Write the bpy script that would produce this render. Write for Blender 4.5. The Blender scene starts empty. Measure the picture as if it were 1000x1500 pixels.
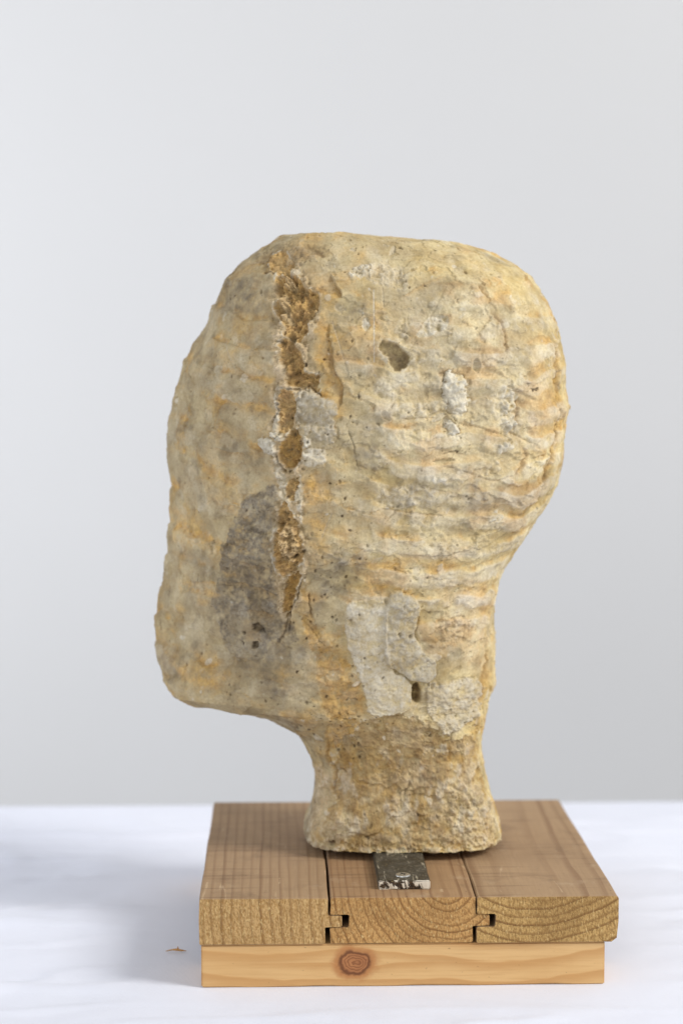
import bpy, bmesh, math
import numpy as np
from mathutils import Vector

scene = bpy.context.scene

# ------------------------------------------------------------------ camera
cam_data = bpy.data.cameras.new('camera')
cam_data.sensor_fit = 'VERTICAL'
cam_data.sensor_height = 36.0
cam_data.sensor_width = 24.0
cam_data.lens = 70.0
cam_data.clip_start = 0.05
cam_data.clip_end = 50.0
cam = bpy.data.objects.new('camera', cam_data)
scene.collection.objects.link(cam)
cam.location = (-0.0366, -1.2893, 0.379)
cam.rotation_euler = (math.radians(90 - 4.648), 0, 0)
cam_data.dof.use_dof = True
cam_data.dof.focus_distance = 1.200
cam_data.dof.aperture_fstop = 4.2
scene.camera = cam

# ------------------------------------------------------------------ light: a lit room, one big window to the right
world = bpy.data.worlds.new('World')
scene.world = world
world.use_nodes = True
wbg = world.node_tree.nodes['Background']
wbg.inputs['Color'].default_value = (0.95, 0.97, 1.0, 1)
wbg.inputs['Strength'].default_value = 0.54


def area(name, loc, target, sx, sy, power, color):
    d = bpy.data.lights.new(name, 'AREA')
    d.shape = 'RECTANGLE'
    d.size, d.size_y = sx, sy
    d.energy = power
    d.color = color
    o = bpy.data.objects.new(name, d)
    scene.collection.objects.link(o)
    o.location = loc
    o.rotation_euler = (Vector(target) - Vector(loc)).to_track_quat('-Z', 'Y').to_euler()
    return o


area('window_light', (2.25, -1.05, 2.05), (0.0, 0.0, 0.2), 0.9, 1.25, 74.0, (1.0, 0.98, 0.94))
area('front_fill', (-0.7, -2.4, 1.2), (0.0, 0.3, 0.3), 1.6, 1.2, 11.0, (0.97, 0.985, 1.0))  # added front fill, stands for the ambient light of the room
side = area('left_wall_fill', (-1.35, 0.05, 0.50), (-0.45, 0.95, 0.38), 0.8, 0.9, 6.3, (0.90, 0.93, 1.0))  # added unseen lamp, brightens the left of the wall with cool light
side.data.spread = math.radians(125)

scene.view_settings.view_transform = 'Standard'
scene.view_settings.look = 'None'
scene.view_settings.gamma = 1.0
scene.view_settings.exposure = 0.0
scene.view_settings.use_curve_mapping = False
scene.render.engine = 'CYCLES'
scene.render.resolution_x, scene.render.resolution_y = 682, 1024

# ------------------------------------------------------------------ helpers
def link(o, parent=None):
    scene.collection.objects.link(o)
    if parent is not None:
        o.parent = parent
    return o


def tag(o, label=None, category=None, kind=None):
    if label: o['label'] = label
    if category: o['category'] = category
    if kind: o['kind'] = kind
    return o


def empty(name, loc, rz=0.0):
    o = bpy.data.objects.new(name, None)
    o.empty_display_size = 0.02
    o.location = loc
    o.rotation_euler = (0, 0, rz)
    return link(o)


def srgb(r, g, b):
    f = lambda c: (c / 255 / 12.92) if c / 255 <= 0.04045 else ((c / 255 + 0.055) / 1.055) ** 2.4
    return (f(r), f(g), f(b), 1.0)


class NT:
    """small helper to write node materials"""
    def __init__(self, name, rough=0.8, spec=0.3):
        self.m = bpy.data.materials.new(name)
        self.m.use_nodes = True
        self.t = self.m.node_tree
        self.b = self.t.nodes['Principled BSDF']
        self.b.inputs['Roughness'].default_value = rough
        self.b.inputs['Specular IOR Level'].default_value = spec
        self.co = self.t.nodes.new('ShaderNodeTexCoord').outputs['Object']

    def n(self, kind, **kw):
        x = self.t.nodes.new(kind)
        for k, v in kw.items():
            setattr(x, k, v)
        return x

    def put(self, sock, v):
        if isinstance(v, bpy.types.NodeSocket):
            self.t.links.new(v, sock)
        else:
            sock.default_value = v

    def math(self, op, a, b=0.0, c=0.0, clamp=False):
        x = self.n('ShaderNodeMath', operation=op, use_clamp=clamp)
        for s, v in zip(x.inputs, (a, b, c)):
            self.put(s, v)
        return x.outputs[0]

    def mix(self, f, a, b, mode='MIX'):
        x = self.n('ShaderNodeMix', data_type='RGBA', blend_type=mode)
        self.put(x.inputs[0], f); self.put(x.inputs[6], a); self.put(x.inputs[7], b)
        return x.outputs[2]

    def noise(self, scale, detail=4, rough=0.55, dist=0.0, vec=None):
        x = self.n('ShaderNodeTexNoise')
        self.put(x.inputs['Vector'], vec if vec is not None else self.co)
        x.inputs['Scale'].default_value = scale
        x.inputs['Detail'].default_value = detail
        x.inputs['Roughness'].default_value = rough
        x.inputs['Distortion'].default_value = dist
        return x.outputs['Fac']

    def ramp(self, v, lo, hi, a=0.0, b=1.0, smooth=True):
        x = self.n('ShaderNodeMapRange', interpolation_type='SMOOTHSTEP' if smooth else 'LINEAR')
        self.put(x.inputs[0], v)
        for i, q in enumerate((lo, hi, a, b)):
            x.inputs[i + 1].default_value = q
        return x.outputs[0]

    def attr(self, name):
        return self.n('ShaderNodeAttribute', attribute_name=name).outputs['Fac']

    def mapping(self, scale=(1, 1, 1), loc=(0, 0, 0), rot=(0, 0, 0), vec=None):
        x = self.n('ShaderNodeMapping')
        self.put(x.inputs[0], vec if vec is not None else self.co)
        x.inputs['Location'].default_value = loc
        x.inputs['Rotation'].default_value = rot
        x.inputs['Scale'].default_value = scale
        return x.outputs[0]

    def bump(self, h, dist, strength=1.0, prev=None):
        x = self.n('ShaderNodeBump')
        x.inputs['Strength'].default_value = strength
        x.inputs['Distance'].default_value = dist
        self.put(x.inputs['Height'], h)
        if prev is not None:
            self.t.links.new(prev, x.inputs['Normal'])
        return x.outputs[0]

    def done(self, col=None, rough=None, normal=None, metal=None):
        if col is not None: self.put(self.b.inputs['Base Color'], col)
        if rough is not None: self.put(self.b.inputs['Roughness'], rough)
        if normal is not None: self.put(self.b.inputs['Normal'], normal)
        if metal is not None: self.put(self.b.inputs['Metallic'], metal)
        return self.m


# ------------------------------------------------------------------ numpy noise
rng = np.random.default_rng(11)
PERM = rng.permutation(256).astype(np.int32)
PERM = np.concatenate([PERM, PERM, PERM])
GR = rng.normal(size=(256, 3)).astype(np.float32)
GR /= np.linalg.norm(GR, axis=1)[:, None]


def gnoise(p):
    p = p.astype(np.float32)
    i = np.floor(p).astype(np.int32)
    f = p - i
    u = f * f * f * (f * (f * 6 - 15) + 10)
    i &= 255
    out = np.zeros(len(p), np.float32)
    for dx in (0, 1):
        wx = u[:, 0] if dx else 1 - u[:, 0]
        a = PERM[i[:, 0] + dx]
        for dy in (0, 1):
            wy = u[:, 1] if dy else 1 - u[:, 1]
            b = PERM[a + ((i[:, 1] + dy) & 255)]
            for dz in (0, 1):
                wz = u[:, 2] if dz else 1 - u[:, 2]
                g = GR[PERM[b + ((i[:, 2] + dz) & 255)] & 255]
                d = g[:, 0] * (f[:, 0] - dx) + g[:, 1] * (f[:, 1] - dy) + g[:, 2] * (f[:, 2] - dz)
                out += wx * wy * wz * d
    return out * 1.6


def fbm(p, wl, octaves=3, gain=0.5, seed=0.0):
    """p in mm, wl = wavelength in mm"""
    out = 0; a = 1.0; q = p / wl + seed * 17.31
    for _ in range(octaves):
        out = out + a * gnoise(q)
        q = q * 2.03 + 5.7
        a *= gain
    return out


def sstep(lo, hi, x):
    t = np.clip((x - lo) / (hi - lo), 0, 1)
    return t * t * (3 - 2 * t)


# ------------------------------------------------------------------ setting: wall and cloth
def grid_mesh(name, xs, ys, zf):
    X, Y = np.meshgrid(xs, ys)
    P = np.stack([X, Y, zf(X, Y)], -1) if callable(zf) else zf
    n, m = X.shape
    return quad_mesh(name, P.reshape(-1, 3), n, m)


def quad_mesh(name, V, n, m):
    idx = np.arange(n * m).reshape(n, m)
    F = np.stack([idx[:-1, :-1], idx[:-1, 1:], idx[1:, 1:], idx[1:, :-1]], -1).reshape(-1, 4)
    return poly_mesh(name, V, F)


def poly_mesh(name, V, F, smooth=True):
    me = bpy.data.meshes.new(name)
    k = F.shape[1]
    me.vertices.add(len(V)); me.loops.add(F.size); me.polygons.add(len(F))
    me.vertices.foreach_set('co', np.asarray(V, np.float32).ravel())
    me.loops.foreach_set('vertex_index', F.astype(np.int32).ravel())
    me.polygons.foreach_set('loop_start', np.arange(0, F.size, k, dtype=np.int32))
    me.polygons.foreach_set('use_smooth', np.full(len(F), smooth))
    me.update(calc_edges=True)
    me.validate()
    return me


t = NT('wall_paint', 0.9, 0.15)
v = t.noise(3.0, 3)
t.done(t.mix(v, (0.585, 0.585, 0.585, 1), (0.61, 0.61, 0.61, 1)), normal=t.bump(t.noise(220, 3), 0.001, 0.25))
xs = np.linspace(-2.2, 2.2, 45); zs = np.linspace(-0.75, 2.6, 35)
X, Z = np.meshgrid(xs, zs)
WALL_Y = 0.95
me = quad_mesh('wall', np.stack([X, WALL_Y + 0.002 * np.sin(X * 2.1) * np.sin(Z * 1.7), Z], -1).reshape(-1, 3), *X.shape)
wall = link(bpy.data.objects.new('wall', me))
me.materials.append(t.m)
tag(wall, 'plain white painted wall behind the table', 'wall', 'structure')

# tablecloth: flat on the table, falling over its back edge
EDGE_Y = 0.345


def cloth_points():
    xs = np.linspace(-1.1, 1.1, 420)
    s = np.concatenate([np.linspace(-1.05, EDGE_Y - 0.02, 330), np.linspace(EDGE_Y - 0.02, EDGE_Y + 0.4, 90)[1:]])
    X, S = np.meshgrid(xs, s)
    r = 0.09
    a = np.clip((S - EDGE_Y) / r, 0, math.pi / 2)
    Y = np.minimum(S, EDGE_Y) + r * np.sin(a)
    Zc = -r * (1 - np.cos(a)) - np.clip(S - EDGE_Y - r * math.pi / 2, 0, None)
    Zc[:] = Zc
    P = np.stack([X * 1000, S * 1000, 0 * X], -1).reshape(-1, 3)
    w = fbm(P * np.array([1, 2.2, 1]), 260, 3, 0.45, 1).reshape(X.shape)
    w2 = fbm(P * np.array([1, 5.0, 1]), 210, 2, 0.45, 2).reshape(X.shape)
    rip = 1 - np.abs(w2)
    h = 0.0050 * w + 0.0011 * fbm(P, 45, 3, .5, 3).reshape(X.shape) + 0.0080 * np.clip(rip - 0.8, 0, 1) * 2
    # folded-linen creases running across, and one towards the viewer
    for y0, sl, amp in ((0.247, 0.01, .0022), (0.135, -0.03, .0012), (0.03, 0.05, .0012), (-0.12, 0.02, 0.0012), (-0.25, -.02, .0015)):
        d = S - (y0 + sl * X)
        h += amp * np.exp(-(d / 0.006) ** 2) - amp * .8 * np.exp(-((d - .013) / 0.009) ** 2)
    # lies dead flat under and around the wooden base
    h = h * sstep(0.0, 0.09, EDGE_Y - S) + 0.0004 * w
    flat = sstep(0.0, 0.10, np.maximum(np.abs(X) - 0.135, np.abs(S) - 0.135))
    h = h * flat
    h = h - np.where(flat < 1, 0, 0)
    top = S < EDGE_Y
    Zc = Zc + np.where(top, h, h * np.exp(-(S - EDGE_Y) / .03))
    Y = Y + np.where(top, 0, 6 * h) + 0.03 * X * sstep(0.1, EDGE_Y, S)
    return np.stack([X, Y, Zc], -1).reshape(-1, 3), X.shape


V, shp = cloth_points()
me = quad_mesh('tablecloth', V, *shp)
t = NT('white_linen', 0.85, 0.15)
wv = t.n('ShaderNodeTexWave', wave_type='BANDS', bands_direction='X'); wv.inputs['Scale'].default_value = 420
wv2 = t.n('ShaderNodeTexWave', wave_type='BANDS', bands_direction='Y'); wv2.inputs['Scale'].default_value = 420
for w_ in (wv, wv2):
    t.t.links.new(t.co, w_.inputs['Vector']); w_.inputs['Distortion'].default_value = 1.5
    w_.inputs['Detail'].default_value = 1
weave = t.math('ADD', wv.outputs['Fac'], wv2.outputs['Fac'])
nb = t.bump(weave, 0.0002, 0.35)
nb = t.bump(t.noise(38, 4), 0.002, 0.35, nb)
t.done(t.mix(t.noise(9, 3), (0.755, 0.778, 0.875, 1), (0.80, 0.822, 0.915, 1)), normal=nb)
t.b.inputs['Sheen Weight'].default_value = 0.1
me.materials.append(t.m)
cloth = link(bpy.data.objects.new('tablecloth', me))
tag(cloth, 'white linen tablecloth with soft creases under the wooden base', 'tablecloth', 'structure')

# ------------------------------------------------------------------ wooden base
BW, BD, H1, H2 = 0.250, 0.2531, 0.0283, 0.0259
base = empty('wooden_base', (0, 0, 0), 0.0298)
tag(base, 'wooden base of three tongue-and-groove planks on a pale pine batten', 'base')


def plank_mats(name, cx, cz, period, top_cols, end_cols, seed):
    """growth rings about an axis along the plank (local y): arcs on the end, stripes on the face"""
    out = []
    for part in ('face', 'end'):
        t = NT(name + '_' + part, 0.72, 0.25)
        sep = t.n('ShaderNodeSeparateXYZ'); t.put(sep.inputs[0], t.co)
        wob = t.mapping((1, 0.10, 1), (seed, seed * 2, 0))
        nz = t.noise(28, 3, 0.5, vec=wob)
        nz2 = t.noise(150, 2, 0.5, vec=wob)
        dx = t.math('SUBTRACT', sep.outputs[0], cx); dz = t.math('SUBTRACT', sep.outputs[2], cz)
        r = t.math('SQRT', t.math('ADD', t.math('MULTIPLY', dx, dx), t.math('MULTIPLY', dz, dz)))
        r = t.math('ADD', r, t.math('MULTIPLY', t.math('SUBTRACT', nz, 0.5), period * 1.5))
        r = t.math('ADD', r, t.math('MULTIPLY', t.math('SUBTRACT', nz2, 0.5), period * 0.22))
        ring = t.math('FRACT', t.math('DIVIDE', r, period))
        # pale earlywood running into a narrow dark latewood line
        late = t.math('MULTIPLY', t.ramp(ring, 0.52, 0.86), t.ramp(ring, 1.0, 0.93))
        wid = t.math('FLOOR', t.math('DIVIDE', r, period))
        wn = t.n('ShaderNodeTexWhiteNoise', noise_dimensions='1D'); t.put(wn.inputs['W'], wid)
        late = t.math('MULTIPLY', late, t.math('MULTIPLY_ADD', wn.outputs['Value'], 0.6, 0.25))
        if part == 'face':
            a, b, c = [srgb(*q) for q in top_cols]
            col = t.mix(late, a, b)
            fib = t.noise(900, 3, 0.6, vec=t.mapping((1, 0.03, 1)))
            col = t.mix(t.math('MULTIPLY', t.ramp(fib, 0.35, 0.7), 0.30), col, c)
            big = t.noise(16, 4, 0.6, vec=t.mapping((1, 0.6, 1), (seed, 1, 2)))
            col = t.mix(t.ramp(big, 0.42, 0.72, 0, 0.55), col, c)
            dirt = t.noise(34, 5, 0.65, 0.4, vec=t.mapping((1, 0.8, 1), (seed * 3, 4, 1)))
            col = t.mix(t.ramp(dirt, 0.52, 0.72, 0, 0.38), col, srgb(104, 82, 62))
            dust = t.noise(55, 5, 0.7, vec=t.mapping((1, 0.7, 1), (seed * 5, 1, 3)))
            col = t.mix(t.ramp(dust, 0.56, 0.78, 0, 0.35), col, srgb(196, 174, 146))
            scr = t.noise(170, 2, 0.5, 1.2, vec=t.mapping((1, 0.12, 1), (seed, 9, 2), (0, 0, 0.35)))
            col = t.mix(t.ramp(scr, 0.70, 0.74, 0, 0.45), col, srgb(206, 180, 146))
            # saw marks across, dark specks
            saw = t.noise(260, 2, 0.5, vec=t.mapping((0.06, 1, 0.06)))
            col = t.mix(t.ramp(saw, 0.56, 0.72, 0, 0.35), col, srgb(98, 72, 50))
            spk = t.noise(420, 2, 0.5)
            col = t.mix(t.ramp(spk, 0.70, 0.78, 0, 0.6), col, srgb(60, 44, 32))
            nb = t.bump(t.math('ADD', saw, fib), 0.0004, 0.5)
            nb = t.bump(late, 0.0003, 0.5, nb)
            t.done(col, 0.68, nb)
        else:
            a, b, c = [srgb(*q) for q in end_cols]
            col = t.mix(late, a, b)
            por = t.noise(950, 3, 0.65, vec=t.mapping((1, 1, 0.55)))
            col = t.mix(t.ramp(por, 0.34, 0.60, 0.8, 0), col, c)
            hi = t.noise(700, 2, 0.6, vec=t.mapping((1.3, 1, 0.5), (3, 3, 3)))
            col = t.mix(t.ramp(hi, 0.56, 0.74, 0, 0.75), col, srgb(232, 200, 140))
            big = t.noise(22, 3, 0.6, vec=t.mapping((1, 1, 1), (seed, 5, 2)))
            col = t.mix(t.ramp(big, 0.45, 0.75, 0, 0.4), col, srgb(132, 98, 56))
            nb = t.bump(t.math('ADD', por, hi), 0.0012, 0.9)
            nb = t.bump(late, 0.0005, 0.6, nb)
            t.done(col, 0.85, nb)
        out.append(t.m)
    return out


def plank_profile(w, tongue, groove, right_round=0.0012, seed=0):
    """closed outline (x,z), z from 0 (underside) to H1, tongue to the right, groove in the left"""
    t0, t1 = H1 - 0.0180, H1 - 0.0110
    e = 0.0007
    pts = [(e, 0.0), (w - 0.0018 - e, 0.0)] if tongue else [(e, 0.0), (w - 0.004, 0.0), (w - 0.0010, 0.0026)]
    if tongue:
        pts += [(w - 0.0018, e), (w - 0.0020, t0 - 0.0006), (w - .0014, t0), (w + 0.0076, t0 + .0002), (w + 0.0082, t0 + .0009), (w + 0.0081, t1 - .0008), (w + .0074, t1 - .0001),
                (w + .0003, t1), (w - 0.0002, t1 + .0006), (w - 0.0004, H1 * 0.82), (w - .0001, H1 - 0.0009), (w - 0.0010, H1 - 0.0001)]
    else:
        pts += [(w + .0001, H1 * 0.45), (w, H1 - 0.0018), (w - .0006, H1 - .0007), (w - 0.0018, H1)]
    if groove:
        g = 0.0115
        pts += [(0.0010, H1), (0.0002, H1 - 0.0009), (0.0004, H1 * .8), (0.0000, t1 + .0012), (.0005, t1 + .0004),
                (g - .0008, t1 + .0005), (g, t1 - 0.0004), (g - 0.0003, t0 + .0006), (g - .001, t0 - .0004), (.0008, t0 - .0004), (0.0, t0 - .0012), (0.0002, e)]
    else:
        pts += [(0.0012, H1), (0.0003, H1 - 0.0008), (0.0, H1 * .5), (.0002, e)]
    return pts


def make_plank(x0, w, tongue, groove, mats, y_front, y_back, seed):
    pts = plank_profile(w, tongue, groove, seed=seed)
    r = np.random.default_rng(seed)
    n = len(pts)
    ys = [y_front, y_front + 0.0007] + list(np.linspace(y_front + .004, y_back - .004, 12)) + [y_back - .0007, y_back]
    bm = bmesh.new()
    rings = []
    cx, cz = w / 2, H1 / 2
    for k, y in enumerate(ys):
        endring = k in (0, len(ys) - 1)
        row = []
        wav = 0.00018 * math.sin(k * 1.3 + seed) if 1 < k < len(ys) - 2 else 0
        for (x, z) in pts:
            if endring:      # a slightly broken arris round the sawn end
                if z > H1 - 0.002: z -= 0.0004
                if z < 0.001: z += 0.0004
            row.append(bm.verts.new((x + wav + r.normal() * 0.00006, y, z + r.normal() * 0.00005)))
        rings.append(row)
    for a, b in zip(rings[:-1], rings[1:]):
        for i in range(n):
            j = (i + 1) % n
            f = bm.faces.new((a[i], a[j], b[j], b[i])); f.material_index = 0
    at = lambda x, z: min(range(n), key=lambda i: abs(pts[i][0] - x) + abs(pts[i][1] - z))
    t0, t1, g = H1 - 0.0180, H1 - 0.0110, 0.0115
    r_lo, r_hi = (at(w - .0014, t0), at(w + .0003, t1)) if tongue else (at(w + .0001, H1 * .45),) * 2
    if groove: l_hi, l_hi2, l_lo2, l_lo = at(.0005, t1 + .0004), at(g - .0008, t1 + .0005), at(g - .001, t0 - .0004), at(.0008, t0 - .0004)
    else: l_hi = l_hi2 = l_lo2 = l_lo = at(0.0, H1 * .5)
    run = lambda a, b: list(range(a, b + 1))
    pieces = [run(0, r_lo) + ([l_lo2] if l_lo2 != l_lo else []) + run(l_lo, n - 1), run(r_lo, r_hi) + run(l_hi2, l_lo2), run(r_hi, l_hi) + ([l_hi2] if l_hi2 != l_hi else [])]
    for row, flip in ((rings[0], True), (rings[-1], False)):
        for pc in pieces:
            vs = [row[i] for i in pc]
            f = bm.faces.new(vs[::-1] if flip else vs); f.material_index = 1
    bmesh.ops.recalc_face_normals(bm, faces=bm.faces)
    me = bpy.data.meshes.new('plank'); bm.to_mesh(me); bm.free()
    for m in mats: me.materials.append(m)
    o = link(bpy.data.objects.new('plank', me), base)
    o.location = (x0, 0, H2 + 0.0003)
    return o


TOP = [(170, 141, 108), (130, 98, 69), (147, 120, 91)]
TOP2 = [(168, 135, 99), (124, 90, 61), (147, 115, 84)]
END = [(206, 168, 114), (122, 84, 46), (160, 120, 66)]
END2 = [(208, 162, 102), (122, 84, 46), (156, 112, 64)]
END3 = [(202, 164, 104), (122, 84, 46), (148, 112, 64)]
xl = -BW / 2
make_plank(xl, 0.0768, True, False, plank_mats('pine_plank_straight', 0.33, 0.05, 0.0058, TOP, END, 1.3), -BD / 2, BD / 2, 1)
make_plank(xl + 0.0779, 0.0868, True, True, plank_mats('pine_plank_curved', 0.070, 0.036, 0.0043, TOP2, END2, 4.1), -BD / 2 + .0006, BD / 2 - .001, 2)
make_plank(xl + 0.0779 + 0.0872, 0.0849, False, True, plank_mats('pine_plank_arched', 0.036, 0.090, 0.0050, TOP, END3, 7.7), -BD / 2 - .0004, BD / 2 + .0012, 3)

# batten: flat-sawn pine with a knot
def batten_mat(name, seed, knot):
    t = NT(name, 0.62, 0.3)
    sep = t.n('ShaderNodeSeparateXYZ'); t.put(sep.inputs[0], t.co)
    X, Zs = sep.outputs[0], sep.outputs[2]
    kx = t.math('SUBTRACT', X, knot[0]); kz = t.math('SUBTRACT', Zs, knot[1])
    kx2 = t.math('MULTIPLY', kx, 0.74)
    kd = t.math('SQRT', t.math('ADD', t.math('MULTIPLY', kx2, kx2), t.math('MULTIPLY', kz, kz)))
    kd = t.math('ADD', kd, t.math('MULTIPLY', t.math('SUBTRACT', t.noise(75, 4, 0.6), 0.5), 0.0085))
    # the grain swells round the knot
    swell = t.math('MULTIPLY', t.math('EXPONENT', t.math('MULTIPLY', t.math('ABSOLUTE', kx), -42.0)), 0.011)
    sgn = t.math('SIGN', kz)
    zz = t.math('SUBTRACT', Zs, t.math('MULTIPLY', sgn, t.math('MULTIPLY', swell, t.ramp(t.math('ABSOLUTE', kz), 0.0, 0.016, 1, 0.2))))
    lon = t.noise(9, 3, 0.5, vec=t.mapping((1, 1, 0.6), (seed, 0, 0)))
    v = t.math('ADD', t.math('MULTIPLY', zz, 75.0), t.math('MULTIPLY', lon, 3.2))
    ring = t.math('FRACT', v)
    late = t.math('MULTIPLY', t.ramp(ring, 0.30, 0.88), t.ramp(ring, 1.0, 0.9))
    fib = t.noise(700, 3, 0.6, vec=t.mapping((0.035, 1, 1)))
    col = t.mix(t.math('MULTIPLY', late, 0.7), srgb(220, 180, 124), srgb(192, 142, 86))
    col = t.mix(t.ramp(fib, 0.42, 0.72, 0, 0.35), col, srgb(190, 144, 90))
    big = t.noise(20, 3, 0.6, vec=t.mapping((0.4, 1, 1), (seed, 2, 0)))
    col = t.mix(t.ramp(big, 0.45, 0.75, 0, 0.45), col, srgb(206, 158, 98))
    spk = t.noise(480, 2, 0.5, vec=t.mapping((0.5, 1, 1)))
    col = t.mix(t.ramp(spk, 0.70, 0.78, 0, 0.5), col, srgb(110, 76, 46))
    kring = t.math('FRACT', t.math('MULTIPLY', kd, 620.0))
    kcol = t.mix(t.ramp(kring, 0.2, 0.9, 0, .7), t.mix(t.noise(160, 3), srgb(196, 136, 86), srgb(140, 86, 52)), srgb(120, 72, 44))
    col = t.mix(t.ramp(kd, 0.0125, 0.0080), col, srgb(184, 128, 78))
    col = t.mix(t.ramp(kd, 0.0084, 0.0066, 0, .9), col, srgb(104, 62, 38))
    col = t.mix(t.ramp(kd, 0.0066, 0.0056), col, kcol)
    nb = t.bump(fib, 0.0003, 0.5); nb = t.bump(late, 0.0003, 0.4, nb)
    return t.done(col, 0.6, nb)


def make_batten(y, mat, x1):
    bm = bmesh.new()
    bmesh.ops.create_cube(bm, size=1.0)
    w, d = x1 - (xl + 0.0012), 0.045
    for v_ in bm.verts:
        v_.co = Vector((v_.co.x * w, v_.co.y * d, (v_.co.z + .5) * H2))
    bmesh.ops.subdivide_edges(bm, edges=[e for e in bm.edges if abs((e.verts[0].co - e.verts[1].co).x) > w * .5], cuts=24)
    bmesh.ops.bevel(bm, geom=[e for e in bm.edges if e.is_manifold and e.calc_face_angle() > 0.5], offset=0.0008, segments=2, affect='EDGES')
    r = np.random.default_rng(5)
    for v_ in bm.verts:
        k = v_.co.x / w * 24
        v_.co.z += (0.00035 * math.sin(k * .9) + 0.00015 * math.sin(k * 2.3)) * (1 if v_.co.z < H2 / 2 else 0.2)
        v_.co.y += 0.0002 * math.sin(k * 1.1)
    for f in bm.faces: f.smooth = False
    me = bpy.data.meshes.new('batten'); bm.to_mesh(me); bm.free()
    me.materials.append(mat)
    o = link(bpy.data.objects.new('batten', me), base)
    o.location = (xl + 0.0012 + w / 2, y, 0.0)
    return o


bm1 = batten_mat('pine_batten', 2.0, (-0.0275, 0.0148))
make_batten(-BD / 2 + 0.0235, bm1, BW / 2 - 0.0078)
make_batten(BD / 2 - 0.030, batten_mat('pine_batten_back', 6.0, (0.07, 0.012)), BW / 2 - 0.006)

# mounting strip: worn dark-painted flat bar, screwed to the middle plank
def paint_mat():
    t = NT('worn_dark_paint', 0.5, 0.4)
    n1 = t.noise(120, 5, 0.6); n2 = t.noise(480, 4, 0.7); n3 = t.noise(240, 3, 0.6, vec=t.mapping((1, 0.5, 1), (4, 2, 1)))
    col = t.mix(t.ramp(n1, 0.35, 0.7), srgb(52, 49, 42), srgb(84, 78, 66))
    col = t.mix(t.ramp(n2, 0.56, 0.70, 0, 0.7), col, srgb(150, 138, 116))
    sc = t.noise(420, 2, 0.5, 0.8, vec=t.mapping((1, 0.12, 1), (1, 2, 3), (0, 0, 0.5)))
    col = t.mix(t.ramp(sc, 0.64, 0.70, 0, 0.7), col, srgb(172, 162, 140))
    col = t.mix(t.ramp(n3, 0.67, 0.73, 0, 0.85), col, srgb(186, 164, 112))
    return t.done(col, t.ramp(n1, .3, .7, .35, .7), t.bump(n2, .0006, .6))


def paint_end_mat():
    t = NT('chipped_paint_end', 0.6, 0.3)
    n1 = t.noise(120, 4, 0.65, 0.6); n2 = t.noise(600, 4, 0.7)
    col = t.mix(t.ramp(n2, 0.4, 0.65), srgb(44, 34, 26), srgb(92, 72, 52))
    col = t.mix(t.ramp(n1, 0.47, 0.53), col, srgb(226, 216, 198))
    return t.done(col, 0.65, t.bump(n1, .0015, .8))


SW, ST = 0.0312, 0.0055
SX = -0.0020
SY0 = -0.1101
strip_z = H1 + H2 + 0.0003
bm = bmesh.new()
bmesh.ops.create_cube(bm, size=1.0)
for v_ in bm.verts:
    v_.co = Vector((v_.co.x * SW, (v_.co.y + .5) * 0.125, (v_.co.z + .5) * ST))
bmesh.ops.subdivide_edges(bm, edges=[e for e in bm.edges if abs((e.verts[0].co - e.verts[1].co).y) > .1], cuts=16)
bmesh.ops.subdivide_edges(bm, edges=[e for e in bm.edges if abs((e.verts[0].co - e.verts[1].co).x) > .02], cuts=8)
bmesh.ops.bevel(bm, geom=[e for e in bm.edges if e.calc_face_angle() > 0.5], offset=0.0006, segments=2, affect='EDGES')
r = np.random.default_rng(8)
for v_ in bm.verts:
    v_.co += Vector(r.normal(size=3) * np.array([0.00009, 0.0002, 0.00005]))
for f in bm.faces:
    f.material_index = 1 if f.normal.y < -0.7 else 0
me = bpy.data.meshes.new('mounting_strip'); bm.to_mesh(me); bm.free()
me.materials.append(paint_mat()); me.materials.append(paint_end_mat())
strip = link(bpy.data.objects.new('mounting_strip', me), base)
strip.location = (SX, SY0, strip_z)
tag(strip, 'dark painted mounting strip with chipped pale end')

# cross-head screw
def screw_mesh():
    bm = bmesh.new()
    R = 0.0047
    N = 40
    prof = [(0.0, 0.0), (0.30, 0.0), (0.72, -0.00005), (0.86, -0.00018), (0.96, -0.0005), (1.0, -0.0011)]
    rings = []
    for k, (rr, z) in enumerate(prof):
        if rr == 0:
            rings.append([bm.verts.new((0, 0, 0.0011))]); continue
        row = []
        for i in range(N):
            a = 2 * math.pi * i / N
            row.append(bm.verts.new((R * rr * math.cos(a), R * rr * math.sin(a), 0.0011 + z)))
        rings.append(row)
    for i in range(N):
        bm.faces.new((rings[0][0], rings[1][i], rings[1][(i + 1) % N]))
    for a, b in zip(rings[1:-1], rings[2:]):
        for i in range(N):
            bm.faces.new((a[i], b[i], b[(i + 1) % N], a[(i + 1) % N]))
    me = bpy.data.meshes.new('screw'); bm.to_mesh(me); bm.free()
    return me


t = NT('zinc_steel', 0.32, 0.5)
t.done(t.mix(t.noise(700, 3), (0.52, 0.52, 0.50, 1), (0.72, 0.71, 0.68, 1)), 0.33, t.bump(t.noise(900, 2), .0003, .4), 0.9)
zinc = t.m
screw = link(bpy.data.objects.new('screw', screw_mesh()), strip)
screw.data.materials.append(zinc)
screw.location = (-0.0001, 0.0125, ST - 0.0002)
screw.rotation_euler = (0, 0, 0.5)
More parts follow.
